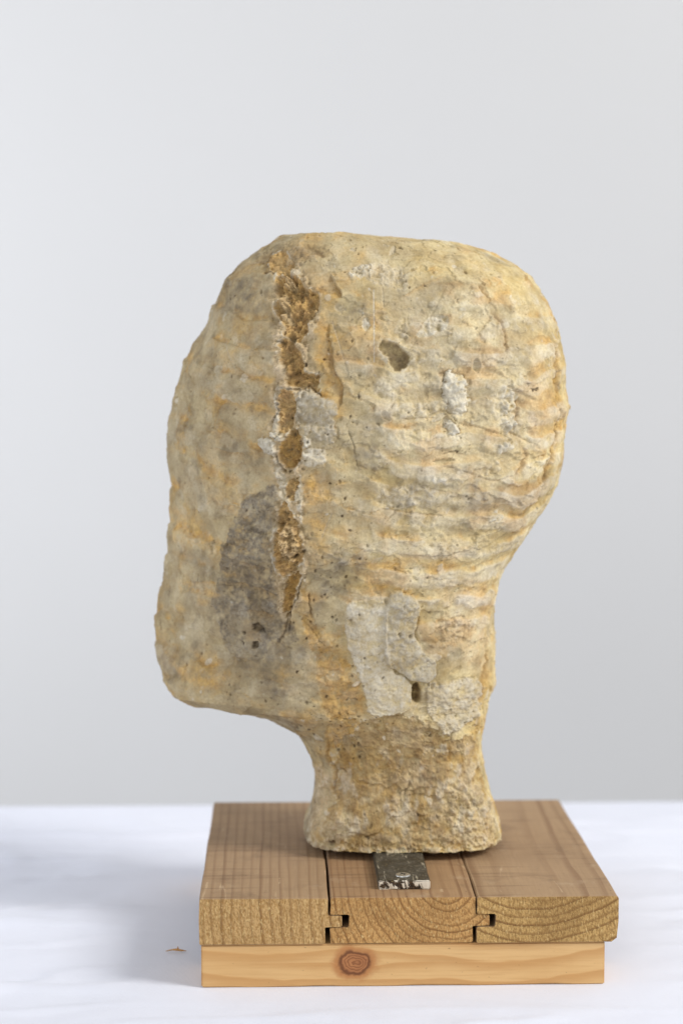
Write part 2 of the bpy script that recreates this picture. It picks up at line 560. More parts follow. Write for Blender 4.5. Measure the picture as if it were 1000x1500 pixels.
# cross of the head: two dark bars, the recess shade put into their colour
t = NT('recess_shade', 0.6, 0.3); t.done((0.03, 0.028, 0.025, 1))
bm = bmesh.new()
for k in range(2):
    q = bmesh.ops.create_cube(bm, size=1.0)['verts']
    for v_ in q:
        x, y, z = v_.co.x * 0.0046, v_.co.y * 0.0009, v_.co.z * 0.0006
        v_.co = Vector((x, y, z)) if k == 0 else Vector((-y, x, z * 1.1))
me = bpy.data.meshes.new('cross_shade'); bm.to_mesh(me); bm.free(); me.materials.append(t.m)
rec = link(bpy.data.objects.new('cross_shade', me), screw)
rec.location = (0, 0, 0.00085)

# ------------------------------------------------------------------ the sculpted head
# outline of the block in mm about the foot of the neck: (height, left x, right x) and half depth
LEFT = [(392.4, -67.2), (391.7, -80.9), (386.3, -91.0), (374.0, -107.9), (364.3, -116.3), (354.7, -120.3), (338.8, -127.1), (326.5, -134.2), (313.6, -142.3), (295.0, -149.5),
 (279.5, -153.2), (263.9, -155.5), (249.7, -154.7), (242.6, -153.9), (230.5, -152.2), (216.2, -151.4), (199.2, -153.7), (187.5, -154.3), (173.1, -157.5), (158.7, -159.8),
 (146.9, -162.2), (129.8, -163.2), (115.3, -162.0), (103.5, -158.0), (94.4, -150.9), (88.7, -137.9), (87.1, -119.0), (84.8, -109.1), (81.7, -92.0), (73.5, -76.7), (70.3, -70.4),
 (60.2, -64.6), (47.9, -60.1), (36.9, -59.2), (24.6, -60.6), (15.4, -62.8), (7.6, -66.5), (3.0, -65.6), (0.0, -64.2)]
RIGHT = [(392.4, -23.0), (390.2, 7.9), (387.6, 36.1), (379.7, 57.4), (372.7, 71.6), (365.7, 81.3), (353.1, 90.1), (344.5, 94.3), (331.8, 99.3), (320.7, 102.5), (309.2, 104.8),
 (293.7, 104.1), (282.2, 105.1), (269.7, 103.4), (255.5, 102.7), (242.6, 101.0), (231.1, 99.5), (220.7, 94.3), (206.8, 85.2), (193.1, 76.4), (177.8, 65.8), (164.1, 61.4),
 (154.8, 59.2), (147.1, 58.4), (128.9, 60.3), (102.6, 60.0), (95.5, 57.1), (80.3, 53.4), (66.6, 51.6), (58.9, 51.2), (41.5, 53.6), (23.2, 59.1), (9.4, 62.8), (3.9, 64.2),
 (0.0, 62.9)]
DEPTH = [(392.4, 36), (390.7, 46), (386.3, 55), (379.7, 63), (359.9, 78), (315.8, 88), (258.2, 90), (191.1, 84), (146.0, 74), (100.8, 61), (73.5, 54), (41.5, 50), (14.0, 52), (0, 53)]
SEAM = [(55.2, -58.7), (123.4, -72.1), (168.6, -78.7), (280.4, -78.5), (377.5, -73.8)]
OX, OY, OZ = 0.0041, 0.0083, 0.0600
FEAT = {'black_speck': [[(74.9, 295.5), (81.8, 294.9), (81.3, 293.3), (75.4, 293.8)], [(-49.4, 6.1), (-45.9, 7.4), (-45.1, 4.0), (-48.6, 2.7)],
                 [(-25.5, 10.7), (-22.9, 11.1), (-22.9, 8.1)], [(-19.6, 275.2), (-17.5, 276.0), (-17.9, 273.1)], [(27.5, 258.1), (30.4, 257.2), (29.1, 255.5)],
                 [(-103.3, 135.9), (-101.6, 135.6), (-102.5, 133.8)], [(72.7, 298.9), (75.4, 298.8), (74.0, 297.2)], [(-82.3, 266.2), (-80.7, 265.8), (-81.5, 264.2)]],
 'brown_smear': [[(-95.5, 373.6), (-90.2, 381.1), (-74.7, 382.1), (-66.0, 378.3), (-70.1, 368.3), (-82.9, 366.5)],
                 [(-72.6, 382.9), (-53.4, 383.4), (-49.1, 376.7), (-66.0, 375.6)]],
 'cream_zone': [[(-15.8, 357.5), (43.3, 366.3), (81.9, 324.4), (86.7, 273.7), (60.8, 214.8), (18.0, 199.0), (0.9, 241.5), (-15.9, 299.6)],
                [(18.5, 172.7), (52.1, 169.7), (53.6, 114.8), (23.8, 118.8)]],
 'crumble': [[(-1.4, 322.2), (12.3, 322.2), (11.0, 311.9), (0.7, 304.5)], [(-8.4, 335.9), (0.8, 336.7), (2.8, 326.4), (-2.6, 321.0), (-7.6, 326.4)],
             [(-22.1, 299.6), (-7.6, 299.6), (0.7, 283.0), (-15.9, 287.2)], [(-34.4, 368.1), (-15.6, 374.5), (-3.1, 368.1), (0.8, 355.4), (-11.6, 356.6), (-24.1, 361.7)],
             [(-11.7, 283.0), (21.5, 287.1), (23.6, 278.0), (-7.6, 275.6)], [(-7.6, 270.6), (9.0, 274.7), (13.2, 266.5), (-3.4, 264.4)],
             [(-22.0, 233.1), (21.7, 239.3), (17.7, 224.6), (-15.7, 221.4)], [(50.9, 299.4), (68.3, 282.6), (73.0, 265.7), (59.8, 257.6), (53.2, 274.4)],
             [(28.9, 42.8), (60.6, 19.8), (59.9, 5.8), (42.1, 3.3), (28.8, 21.3)]],
 'dark_crack': [[(-44.2, 51.1), (-40.7, 53.3), (-37.2, 50.4)], [(-4.7, 36.9), (-0.8, 39.9), (2.3, 42.6)], [(-131.5, 178.1), (-131.5, 171.5)], [(-133.7, 221.1), (-133.3, 213.7)],
                [(-159.6, 145.0), (-157.2, 136.4)], [(40.1, 36.6), (46.9, 30.0)], [(-118.7, 172.9), (-111.1, 172.2), (-103.6, 171.9)], [(-14.4, 214.2), (-3.2, 226.8)],
                [(-10.9, 283.0), (-8.0, 287.2)], [(25.7, 279.7), (30.7, 275.5), (34.1, 273.8)], [(10.8, 111.4), (14.3, 109.4), (19.4, 116.9)],
                [(26.1, 109.6), (37.3, 110.9), (47.4, 110.8)], [(19.9, 256.0), (29.1, 257.6)], [(-44.8, 266.5), (-40.7, 264.4)], [(-36.6, 272.7), (-33.7, 260.3), (-30.7, 245.7)],
                [(-66.0, 154.8), (-53.4, 138.5), (-49.2, 136.3)], [(4.1, 165.3), (6.9, 148.8), (4.4, 143.1), (8.8, 133.6), (18.0, 125.5)]],
 'dent': [[(39.0, 312.7), (41.5, 313.6), (43.6, 309.0), (42.4, 305.3), (39.4, 306.9)], [(-122.5, 199.8), (-120.3, 200.9), (-119.4, 194.1), (-121.2, 191.7)],
          [(18.7, 110.1), (14.8, 109.0), (15.7, 105.8)], [(13.3, 251.5), (17.5, 249.8), (29.2, 250.5), (25.8, 253.1)], [(0.9, 226.8), (3.5, 225.5), (2.2, 223.4)],
          [(50.4, 247.7), (53.1, 245.9), (51.8, 242.2)]],
 'edge_seam': [[(90.1, 333.0), (92.9, 318.1), (94.9, 298.9), (95.4, 281.8), (92.9, 260.5), (90.3, 247.7), (85.3, 232.9), (77.0, 215.7)],
               [(53.8, 132.8), (54.1, 112.4), (50.3, 102.1), (47.0, 88.7)]],
 'eye_pit': [[(-17.5, 323.3), (-10.9, 325.3), (-3.5, 319.2), (0.7, 314.0), (-0.6, 309.1), (-6.8, 304.9), (-10.9, 309.1), (-15.9, 316.1)]],
 'flake': [[(-92.1, 264.0), (-89.7, 266.3), (-84.5, 267.0), (-81.5, 259.6), (-80.9, 255.4), (-83.8, 254.1), (-87.4, 257.5), (-91.7, 261.5)],
           [(-84.0, 269.3), (-76.0, 268.8), (-75.6, 266.5), (-79.0, 263.0), (-80.8, 263.5), (-83.2, 266.4)],
           [(-63.9, 268.5), (-60.6, 266.5), (-58.9, 263.2), (-60.6, 260.2), (-63.9, 260.2)]],
 'hole': [[(3.5, 110.4), (8.5, 110.2), (9.4, 98.9), (6.2, 96.7), (2.7, 100.5)]],
 'joint_crack': [[(-62.7, 182.8), (-67.2, 171.8), (-71.9, 159.2), (-76.7, 144.8), (-81.6, 132.5)], [(-59.6, 170.1), (-61.3, 162.7), (-59.3, 154.0)],
                 [(-71.9, 159.5), (-72.9, 150.7), (-74.6, 142.6)], [(-72.2, 367.1), (-69.1, 361.0), (-70.8, 356.0)], [(-80.7, 257.9), (-79.0, 249.6), (-75.7, 243.8)],
                 [(-82.0, 366.4), (-89.5, 368.8)], [(-80.3, 325.6), (-75.7, 323.5), (-74.0, 325.6)],
                 [(-79.8, 297.0), (-73.9, 295.4), (-67.2, 295.4), (-60.6, 297.1), (-54.8, 292.5), (-49.8, 290.5)], [(-79.0, 288.7), (-80.6, 280.8), (-82.3, 272.5)]],
 'ledge': [[(-118.7, 173.8), (-104.4, 174.9), (-92.3, 171.8), (-76.5, 165.9)], [(-116.5, 222.5), (-106.3, 223.2), (-94.6, 220.4)],
           [(-114.4, 290.2), (-102.0, 284.2), (-91.7, 281.0)], [(-121.1, 258.8), (-110.4, 256.7), (-99.5, 255.8)], [(-105.6, 310.5), (-97.7, 303.1), (-85.7, 300.2)],
           [(-126.4, 240.0), (-115.0, 239.0), (-104.0, 238.7)], [(-136.2, 171.8), (-126.9, 173.8), (-118.7, 173.8)], [(-102.5, 157.5), (-91.6, 156.5), (-80.9, 153.5)],
           [(-5.5, 277.3), (4.9, 278.5), (19.8, 278.4)], [(29.9, 277.1), (46.8, 271.2), (58.9, 266.8)], [(17.5, 250.6), (34.3, 245.0), (52.3, 239.6), (68.8, 243.4)],
           [(11.3, 235.6), (28.1, 232.5), (43.1, 226.7)], [(-20.7, 223.1), (-3.2, 220.9), (24.1, 218.1)], [(-5.4, 351.6), (7.1, 358.7), (24.1, 366.5)],
           [(-35.7, 365.1), (-24.0, 369.3), (-14.8, 371.9)], [(-113.0, 204.9), (-104.2, 202.0), (-91.2, 202.8)], [(-113.1, 190.7), (-102.1, 188.5), (-84.9, 183.9)],
           [(57.4, 299.4), (70.5, 293.0), (81.8, 286.5)], [(57.5, 272.3), (70.7, 265.7), (82.2, 259.0)], [(-9.3, 195.1), (18.1, 192.5), (43.8, 198.1)],
           [(0.8, 258.2), (17.4, 260.2), (38.4, 254.6)]],
 'lip': [[(-47.4, 365.5), (-44.9, 360.4), (-41.9, 355.4), (-40.3, 350.4)],
         [(-48.6, 336.7), (-48.2, 330.5), (-46.9, 324.3), (-46.1, 315.6), (-46.1, 309.9), (-44.0, 305.3), (-41.1, 300.0), (-39.5, 294.6), (-40.3, 287.2), (-44.0, 281.4)]],
 'neck_core': [[(-44.2, 65.1), (-34.2, 77.2), (-27.8, 87.8), (2.4, 89.2), (11.9, 84.6), (19.8, 77.2), (28.7, 73.0), (46.6, 75.3), (48.2, 48.2), (54.1, 33.3), (56.8, 2.8),
                (20.1, 2.5), (-14.6, 1.7), (-53.8, 1.7), (-50.3, 23.5), (-44.2, 35.3), (-45.5, 50.9)]],
 'neck_line': [[(-130.5, 60.6), (-53.7, 76.4), (-48.9, 81.6), (-40.7, 69.9), (-27.8, 88.7), (2.4, 90.1), (11.9, 83.7), (22.0, 76.1), (33.1, 74.3), (47.0, 79.7), (48.6, 78.3)]],
 'neck_pale': [[(26.7, 47.4), (42.4, 47.7), (56.5, 20.9), (58.5, 0.0), (32.3, 3.9), (24.5, 21.4), (20.1, 34.5)],
               [(-49.5, 21.6), (-34.2, 27.6), (-27.7, 14.9), (-38.5, 3.7), (-53.8, 3.6)], [(-10.3, 34.7), (-1.7, 43.5), (2.7, 39.0), (-1.6, 21.7), (-8.1, 10.8)],
               [(-60.9, 42.5), (-50.3, 59.6), (-48.6, 32.4), (-54.7, 10.3), (-62.8, 9.5)]],
 'ochre_crack': [[(70.3, 260.7), (73.1, 253.0), (69.2, 246.7), (65.3, 241.8)], [(50.8, 343.1), (56.3, 337.7), (59.6, 328.5), (60.8, 320.6), (59.4, 315.2)],
                 [(42.6, 359.8), (45.5, 355.6), (49.2, 351.0)], [(-48.9, 81.6), (-49.0, 60.3), (-44.6, 51.0), (-45.9, 38.5), (-42.9, 32.4)],
                 [(26.7, 42.9), (37.8, 37.7), (46.8, 28.0), (53.7, 16.1)], [(-1.6, 34.7), (0.5, 41.2), (2.7, 45.7)], [(64.1, 269.2), (67.4, 282.6), (66.5, 291.0)],
                 [(17.3, 305.7), (22.3, 303.7), (21.5, 297.5)]],
 'ochre_wash': [[(-65.8, 364.0), (-47.4, 365.1), (-48.2, 336.7), (-46.1, 311.9), (-40.7, 295.4), (-49.8, 293.4), (-56.4, 316.1), (-57.3, 336.7)],
                [(-65.6, 245.6), (-49.0, 241.5), (-49.1, 199.4), (-59.6, 186.6), (-63.3, 207.8)], [(-30.2, 184.5), (1.3, 186.4), (1.5, 169.7), (-23.9, 166.6)],
                [(18.4, 177.1), (50.4, 174.6), (54.7, 150.1), (54.1, 112.4), (41.6, 119.4), (23.2, 154.6)],
                [(-59.8, 134.0), (-40.7, 136.3), (-25.7, 91.0), (-45.0, 76.9), (-53.6, 97.9)], [(-24.1, 353.3), (-13.7, 353.3), (-9.6, 328.4), (-19.2, 299.6), (-26.2, 316.1)],
                [(72.7, 324.4), (93.6, 307.5), (94.4, 264.6), (79.8, 265.4)], [(-151.1, 122.1), (-114.1, 115.9), (-118.5, 102.7), (-145.0, 106.2)]],
 'ochre_zone': [[(-56.9, 130.4), (-44.9, 131.8), (-32.2, 118.3), (-27.0, 102.4), (-28.7, 92.4), (-40.7, 85.1), (-49.3, 89.7), (-54.8, 107.0)],
                [(-50.2, 81.5), (-40.7, 84.2), (-29.9, 88.7), (-32.1, 77.2), (-45.0, 65.0), (-48.5, 67.0)],
                [(-66.0, 153.9), (-59.7, 160.5), (-53.4, 143.0), (-44.9, 134.0), (-53.5, 125.1), (-59.8, 134.0)], [(-26.0, 182.3), (-15.5, 180.1), (-15.4, 168.3), (-21.8, 168.3)],
                [(14.6, 150.7), (41.0, 153.0), (45.9, 138.9), (28.0, 132.0), (19.1, 137.1)]],
 'patch_grey': [[(-12.1, 169.1), (-6.3, 171.8), (6.0, 166.3), (6.9, 149.0), (3.9, 143.2), (8.6, 133.8), (17.5, 125.7), (18.5, 118.0), (14.7, 111.2), (4.3, 112.6), (1.5, 114.1),
                 (-13.2, 123.9), (-15.4, 132.9), (-14.9, 151.2)]],
 'patch_large': [[(-36.5, 163.2), (-30.6, 166.2), (-13.5, 166.1), (-12.8, 157.0), (-13.6, 148.0), (-13.1, 132.9), (-10.0, 120.2), (2.1, 113.6), (3.1, 101.8), (1.8, 90.3),
                  (-24.8, 90.1), (-26.1, 102.4), (-30.5, 121.0), (-36.5, 133.1), (-38.6, 145.2), (-38.6, 157.2)]],
 'patch_side': [[(13.9, 110.4), (27.5, 108.6), (46.4, 111.0), (50.8, 103.4), (47.0, 85.2), (33.8, 80.0), (27.8, 75.3), (18.8, 79.9), (12.8, 91.9), (11.2, 104.2)]],
 'plaster_grey': [[(-69.1, 293.7), (-64.3, 296.6), (-59.8, 295.6), (-55.2, 292.7), (-50.6, 290.5), (-44.8, 287.6), (-44.8, 280.6), (-41.9, 274.8), (-44.8, 270.2), (-47.7, 261.9),
                   (-54.0, 266.1), (-59.8, 268.9), (-63.9, 271.4), (-69.1, 273.4), (-69.7, 286.3)]],
 'scraped': [[(3.6, 328.4), (9.1, 335.9), (14.1, 340.9), (24.9, 340.1), (24.0, 333.4), (17.3, 327.6), (9.0, 326.4)],
             [(-29.1, 336.7), (-24.1, 338.4), (-22.9, 333.4), (-26.6, 330.1)]],
 'scratch': [[(-46.5, 336.7), (-41.9, 322.2), (-36.6, 304.5)], [(22.6, 357.1), (17.5, 347.1), (9.9, 332.6), (0.7, 319.4)], [(-46.5, 219.7), (-49.9, 212.1), (-52.8, 204.5)],
             [(11.6, 340.0), (6.5, 332.6), (3.2, 325.5)], [(18.1, 192.5), (26.5, 198.8)], [(-12.5, 283.0), (-7.6, 289.2)], [(42.6, 257.9), (59.9, 252.5)],
             [(-15.8, 357.5), (-15.0, 345.0)], [(-113.1, 324.5), (-106.1, 305.5)]],
 'seam_boss': [[(-77.5, 209.6), (-72.0, 212.7), (-68.3, 205.6), (-66.6, 197.2), (-70.0, 188.6), (-76.4, 189.7), (-79.3, 199.0)],
               [(-79.2, 349.4), (-75.9, 353.6), (-72.0, 345.2), (-72.4, 334.7), (-76.6, 336.8)], [(-76.8, 362.0), (-72.6, 364.1), (-69.1, 358.5), (-71.6, 354.3), (-75.0, 356.1)]],
 'seam_pit': [[(-82.4, 365.6), (-73.5, 367.5), (-67.5, 365.3), (-65.1, 359.3), (-59.9, 356.7), (-55.7, 351.7), (-55.4, 345.9), (-58.2, 340.5), (-61.1, 335.3), (-62.0, 330.5),
               (-65.6, 325.6), (-70.8, 325.7), (-76.7, 328.9), (-76.2, 335.3), (-79.2, 338.9), (-80.5, 346.1), (-79.3, 354.0), (-82.4, 363.8)],
              [(-78.2, 326.6), (-71.5, 326.0), (-70.6, 322.7), (-67.3, 320.2), (-64.9, 313.2), (-63.7, 307.5), (-60.2, 304.6), (-55.6, 302.8), (-54.2, 297.1), (-55.6, 292.5),
               (-61.4, 297.1), (-68.5, 296.6), (-73.1, 299.9), (-76.0, 306.9), (-79.8, 315.0), (-78.2, 321.4)]],
 'seam_pit_dark': [[(-71.0, 271.4), (-67.3, 270.6), (-65.2, 266.4), (-65.2, 259.8), (-66.2, 252.7), (-69.1, 247.2), (-72.7, 246.4), (-76.9, 250.1), (-79.0, 256.3), (-79.0, 261.3),
                    (-75.6, 264.3), (-73.1, 267.6)],
                   [(-74.7, 178.8), (-71.8, 181.3), (-65.9, 183.5), (-65.9, 178.3), (-68.9, 172.6), (-71.1, 164.8), (-72.0, 157.7), (-77.5, 155.8), (-76.5, 168.6)]],
 'seam_pit_low': [[(-88.6, 378.2), (-76.8, 380.8), (-69.4, 374.8), (-70.9, 365.3), (-81.1, 364.7), (-85.6, 370.9)],
                  [(-78.5, 293.3), (-75.6, 295.5), (-71.4, 294.5), (-69.7, 289.2), (-69.1, 280.5), (-70.8, 274.7), (-72.7, 268.9), (-78.5, 269.4), (-79.0, 279.2), (-78.5, 288.7)],
                  [(-74.5, 236.2), (-70.3, 241.4), (-66.9, 239.3), (-66.9, 233.8), (-69.2, 226.7), (-72.2, 227.5), (-74.9, 231.4)],
                  [(-76.2, 227.0), (-72.4, 220.3), (-67.0, 213.4), (-64.1, 195.9), (-65.8, 187.4), (-69.7, 182.8), (-76.4, 178.7), (-81.1, 183.1), (-82.7, 190.8), (-81.8, 204.9),
                   (-80.0, 217.6)]],
 'seam_rim': [[(-85.3, 266.2), (-81.5, 254.6), (-82.4, 245.3), (-79.1, 234.9), (-78.3, 224.4), (-75.8, 226.5), (-74.9, 237.1), (-77.4, 245.4), (-80.7, 257.9)],
              [(-66.5, 245.6), (-63.6, 233.0), (-65.7, 222.5), (-63.2, 212.0), (-65.7, 216.2), (-68.2, 224.6), (-66.9, 235.1)],
              [(-80.6, 299.5), (-77.3, 295.3), (-79.4, 270.4), (-82.3, 269.6), (-81.1, 282.9)],
              [(-82.6, 215.8), (-81.8, 203.2), (-83.6, 188.2), (-80.7, 180.6), (-83.6, 183.9), (-84.8, 198.8)], [(-65.6, 260.2), (-48.2, 258.2), (-51.1, 249.0), (-65.6, 248.1)]],
 'seam_trench': [[(-83.8, 366.5), (-63.8, 368.3), (-53.2, 349.2), (-57.3, 328.5), (-63.5, 316.1), (-53.1, 299.5), (-65.6, 291.3), (-67.3, 274.7), (-63.1, 262.3), (-65.6, 245.6),
                  (-64.9, 224.6), (-61.6, 199.3), (-63.3, 184.4), (-66.0, 169.2), (-70.3, 153.8), (-79.6, 153.5), (-82.8, 177.5), (-85.2, 198.8), (-83.4, 220.0), (-80.8, 232.7),
                  (-84.1, 249.5), (-83.2, 274.5), (-81.5, 299.4), (-82.4, 324.4)]],
 'small_hole': [[(-96.5, 148.6), (-92.6, 149.8), (-89.2, 145.5), (-88.4, 142.9), (-92.7, 143.5), (-96.1, 145.1)], [(-96.7, 136.0), (-93.2, 137.2), (-93.3, 133.1), (-96.8, 132.9)],
                [(-103.6, 142.3), (-101.4, 142.9), (-101.5, 140.6)]],
 'stain': [[(-89.7, 233.3), (-85.5, 236.4), (-79.5, 235.3), (-77.9, 229.4), (-80.4, 222.2), (-81.8, 203.2), (-81.1, 181.9), (-76.5, 173.4), (-77.1, 155.8), (-70.3, 150.7),
            (-66.1, 140.6), (-76.9, 133.6), (-84.1, 138.6), (-89.9, 124.9), (-99.9, 130.0), (-107.4, 123.8), (-114.0, 133.3), (-119.2, 141.7), (-122.9, 161.5), (-118.7, 175.1),
            (-114.0, 197.1), (-108.6, 210.3), (-103.2, 221.2), (-98.8, 227.0)]],
 'stain_soft': [[(-114.0, 131.1), (-66.2, 138.4), (-61.1, 129.5), (-70.6, 118.1), (-92.2, 112.8), (-107.4, 118.6)],
                [(-40.7, 199.4), (-24.0, 195.2), (-26.0, 178.0), (-38.6, 169.3), (-53.3, 160.6), (-55.5, 142.9), (-61.8, 156.1), (-53.3, 178.0)],
                [(-32.4, 266.5), (-15.8, 262.4), (-17.5, 245.7), (-32.4, 245.7)], [(-158.8, 124.9), (-146.2, 123.0), (-147.0, 105.8), (-156.3, 107.5)],
                [(-92.1, 119.5), (-74.9, 115.7), (-79.4, 93.1), (-92.3, 101.8)], [(-15.8, 241.5), (51.4, 240.9), (56.1, 223.7), (0.9, 226.8)],
                [(-129.0, 377.5), (-82.7, 357.9), (-84.7, 336.9), (-124.3, 342.2)], [(-38.6, 353.3), (-19.9, 353.3), (-22.0, 336.7), (-36.6, 332.6)]],
 'white_blob': [[(22.1, 302.0), (27.3, 306.1), (34.0, 303.2), (37.0, 290.0), (34.1, 280.9), (28.9, 279.6), (22.2, 284.6)],
                [(21.5, 279.7), (27.4, 276.7), (32.9, 270.1), (30.4, 265.5), (23.6, 266.8), (21.5, 273.0)]],
 'white_line': [[(-21.2, 355.8), (-21.0, 336.7), (-20.9, 311.9)]],
 'white_rough': [[(57.4, 299.4), (65.6, 293.9), (65.7, 281.8), (63.2, 270.9), (57.6, 267.3), (56.2, 277.7), (56.1, 291.1)],
                 [(52.0, 260.7), (57.6, 264.3), (63.3, 261.7), (62.4, 255.8), (54.6, 255.2)], [(-35.7, 365.1), (-30.2, 370.2), (-20.6, 371.1), (-24.0, 365.1), (-30.3, 362.5)],
                 [(11.3, 241.5), (21.7, 242.6), (23.9, 238.0), (14.2, 237.2)], [(48.5, 214.5), (58.4, 220.2), (60.8, 216.6), (53.0, 210.8)]]}

#SHAPE-BEGIN
def interp(tab, z):
    a = np.array(tab, float)
    o = np.argsort(a[:, 0])
    return np.interp(z, a[o, 0], a[o, 1])


ZTOP = max(p[0] for p in LEFT)


def smooth_curve(tab, zz, k):
    y = interp(tab, zz)
    if k > 1:
        ker = np.hanning(k + 2)[1:-1]; ker /= ker.sum()
        y = np.convolve(np.pad(y, k // 2, mode='edge'), ker, mode='valid')[:len(zz)]
    return y


ZZ = np.linspace(0, ZTOP, 1600)
XL = smooth_curve(LEFT, ZZ, 9)
XR = smooth_curve(RIGHT, ZZ, 9)
BF = smooth_curve(DEPTH, ZZ, 61)


def front_y(x, z, xl_, xr_, b, sgn=-1.0):
    """y of the front (sgn -1) or back (+1) surface of the plain block"""
    xc, a = (xl_ + xr_) / 2, (xr_ - xl_) / 2
    n = np.interp(z, [0, 60, 110, 200, 330, 400], [3.4, 3.0, 2.6, 2.7, 2.7, 2.5])
    tt = np.clip(np.abs((x - xc) / a), 0, 1)
    y = b * np.power(1 - np.power(tt, n), 1 / n)
    # the face side is a flatter plane falling away to the left
    seam = np.interp(z, [p[0] for p in SEAM], [p[1] for p in SEAM])
    on = np.clip((z - 95) / 40, 0, 1) * np.clip((400 - z) / 60, 0, 1)
    cut = 8.0 * np.logaddexp(0, (seam - x) / 8.0) * 0.34 * on
    y = np.maximum(y - cut, 0.35 * y)
    return sgn * y
#SHAPE-END


AREAS = ('seam_trench', 'stain_soft', 'ochre_zone', 'crumble', 'seam_rim', 'plaster_grey', 'seam_pit', 'seam_pit_low', 'seam_pit_dark', 'seam_boss', 'flake', 'patch_large',
         'patch_grey', 'patch_side', 'neck_core', 'neck_pale', 'hole', 'eye_pit', 'scraped', 'white_blob', 'white_rough', 'dent')


def build_head():
    NS_F, NS_B = 640, 240
    # rings spaced by arc length of the outline
    L = np.concatenate([[0], np.cumsum(np.hypot(np.diff(ZZ), 0.75 * np.maximum(np.abs(np.diff(XL)), np.abs(np.diff(XR)))))])
    NR = 860
    zr = np.interp(np.linspace(0, L[-1], NR), L, ZZ)
    rings = []

    def ring(z, s=1.0, dz=0.0):
        a, b, d = np.interp(z, ZZ, XL), np.interp(z, ZZ, XR), np.interp(z, ZZ, BF)
        ph = np.linspace(0, math.pi, 1200)
        xx = (a + b) / 2 - (b - a) / 2 * np.cos(ph)
        res = []
        for sg, N in ((-1, NS_F), (1, NS_B)):
            yy = front_y(xx, np.full_like(xx, z), a, b, d, sg)
            ln = np.concatenate([[0], np.cumsum(np.hypot(np.diff(xx), np.diff(yy)))])
            q = np.linspace(0, ln[-1], N + 1)[:-1]
            X, Y = np.interp(q, ln, xx), np.interp(q, ln, yy)
            if sg > 0:
                q = ln[-1] - q
                X, Y = np.interp(q, ln, xx), np.interp(q, ln, yy)
            res.append(np.stack([X, Y], 1))
        R = np.concatenate(res)
        c = R.mean(0)
        R = c + (R - c) * s
        return np.column_stack([R, np.full(len(R), z + dz)])

    for s in (0.02, 0.3, 0.6, 0.85, 0.93, 0.97, 0.99): rings.append(ring(0.0, s, 1.2 * (1 - s) if s > .8 else 0.6))
    nb = len(rings)
    for z in zr: rings.append(ring(z))
    for s in (0.985, 0.97, .95, .92, 0.88, .83, 0.76, .68, .58, 0.46, .34, .22, .1, 0.01): rings.append(ring(ZTOP, s, 0.4 * math.sqrt(1 - s * s)))
    V = np.array(rings)                       # ring, segment, xyz (mm)
    n, m = V.shape[:2]

    def normals(V):
        du = np.roll(V, -1, 1) - np.roll(V, 1, 1)
        dv = np.gradient(V, axis=0)
        N = np.cross(du, dv)
        return N / np.maximum(np.linalg.norm(N, axis=2, keepdims=True), 1e-9)

    N = normals(V)
    P = V.reshape(-1, 3)
    Nf = N.reshape(-1, 3)
    X, Y, Z = P.T
    front = sstep(-0.02, 0.22, -Nf[:, 1]) * sstep(-4, 1.0, -Y)
    T = len(P)
    disp = np.zeros(T); och = np.zeros(T); sta = np.zeros(T); pla_hi = np.zeros(T); gri_shade = np.zeros(T); bro = np.zeros(T)

    # ---- ragged-edge warp shared by all features
    wx = 1.3 * fbm(P, 9, 3, 0.6, 1) + 0.55 * fbm(P, 2.4, 2, 0.6, 2)
    wz = 1.3 * fbm(P, 9, 3, 0.6, 3) + 0.55 * fbm(P, 2.4, 2, 0.6, 4)
    n60 = fbm(P, 70, 3, 0.5, 5); n25 = fbm(P, 26, 3, 0.55, 6); n8 = fbm(P, 8, 3, 0.55, 7); n3 = fbm(P, 3.0, 3, 0.6, 8)
    nstr = fbm(P * np.array([0.35, 0.35, 1.0]), 9, 4, 0.55, 9)
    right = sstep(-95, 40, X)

    # ---- broad hand-modelled form and horizontal trowel bands
    nridge = 1 - np.abs(fbm(P * np.array([.6, .6, 1.]), 6.5, 3, 0.55, 31)) * 2
    nchip = fbm(P, 4.2, 3, 0.6, 32)
    patchy = sstep(-0.1, 0.5, n25 + .4 * n8)
    calm = (0.45 + .55 * right) * (.35 + .65 * sstep(.05, .5, np.abs(Nf[:, 1])))
    disp += 1.5 * n60 + 0.95 * n25 + 0.34 * n8 * calm + 0.08 * nridge * (0.3 + patchy)
    rz = sstep(0.05, 0.55, fbm(P, 34, 3, .55, 33)) * (0.35 + .65 * right)
    disp += rz * calm * (0.42 * np.clip(nchip, -.35, .2) + 0.22 * nridge * patchy + .10 * n3)
    # thin skins of plaster laid over one another, with broken edges
    for k_, (wl_, h_, c_) in enumerate(((44, 1.0, 0.02), (30, 0.85, 0.22), (21, 0.6, 0.30))):
        sk = fbm(P * np.array([.75, .75, 1.25]), wl_, 5, .52, 60 + k_)
        on = sstep(c_, c_ + .022, sk)
        disp += h_ * (.3 + .7 * calm) * on * np.exp(-np.clip(sk - c_, 0, None) / .5)
        pla_hi += .07 * on; och += .30 * np.exp(-((sk - c_ + .02) / .03) ** 2) * patchy
    slope = np.where(X < -55, -0.24 * (X + 55), -0.12 * np.clip(X + 55, 0, 150))
    ph = (Z - slope + 7 * n60 + 3.0 * n25) / 21.0
    fr = ph - np.floor(ph)
    amp = (0.25 + 0.75 * sstep(-0.25, 0.45, n25 + 0.5 * n60)) * sstep(70, 110, Z) * sstep(385, 345, Z)
    ledge = sstep(0.0, 0.62, fr) * sstep(1.0, 0.90, fr)
    amp = amp * (1 - .8 * sstep(-40, 0, X))
    disp += 1.5 * amp * (ledge - 0.5)
    ph2 = (Z + 0.10 * np.clip(X, -60, 60) - 0.0016 * (X - 20) ** 2 + 7 * n60 + 2.2 * n25) / 17.0
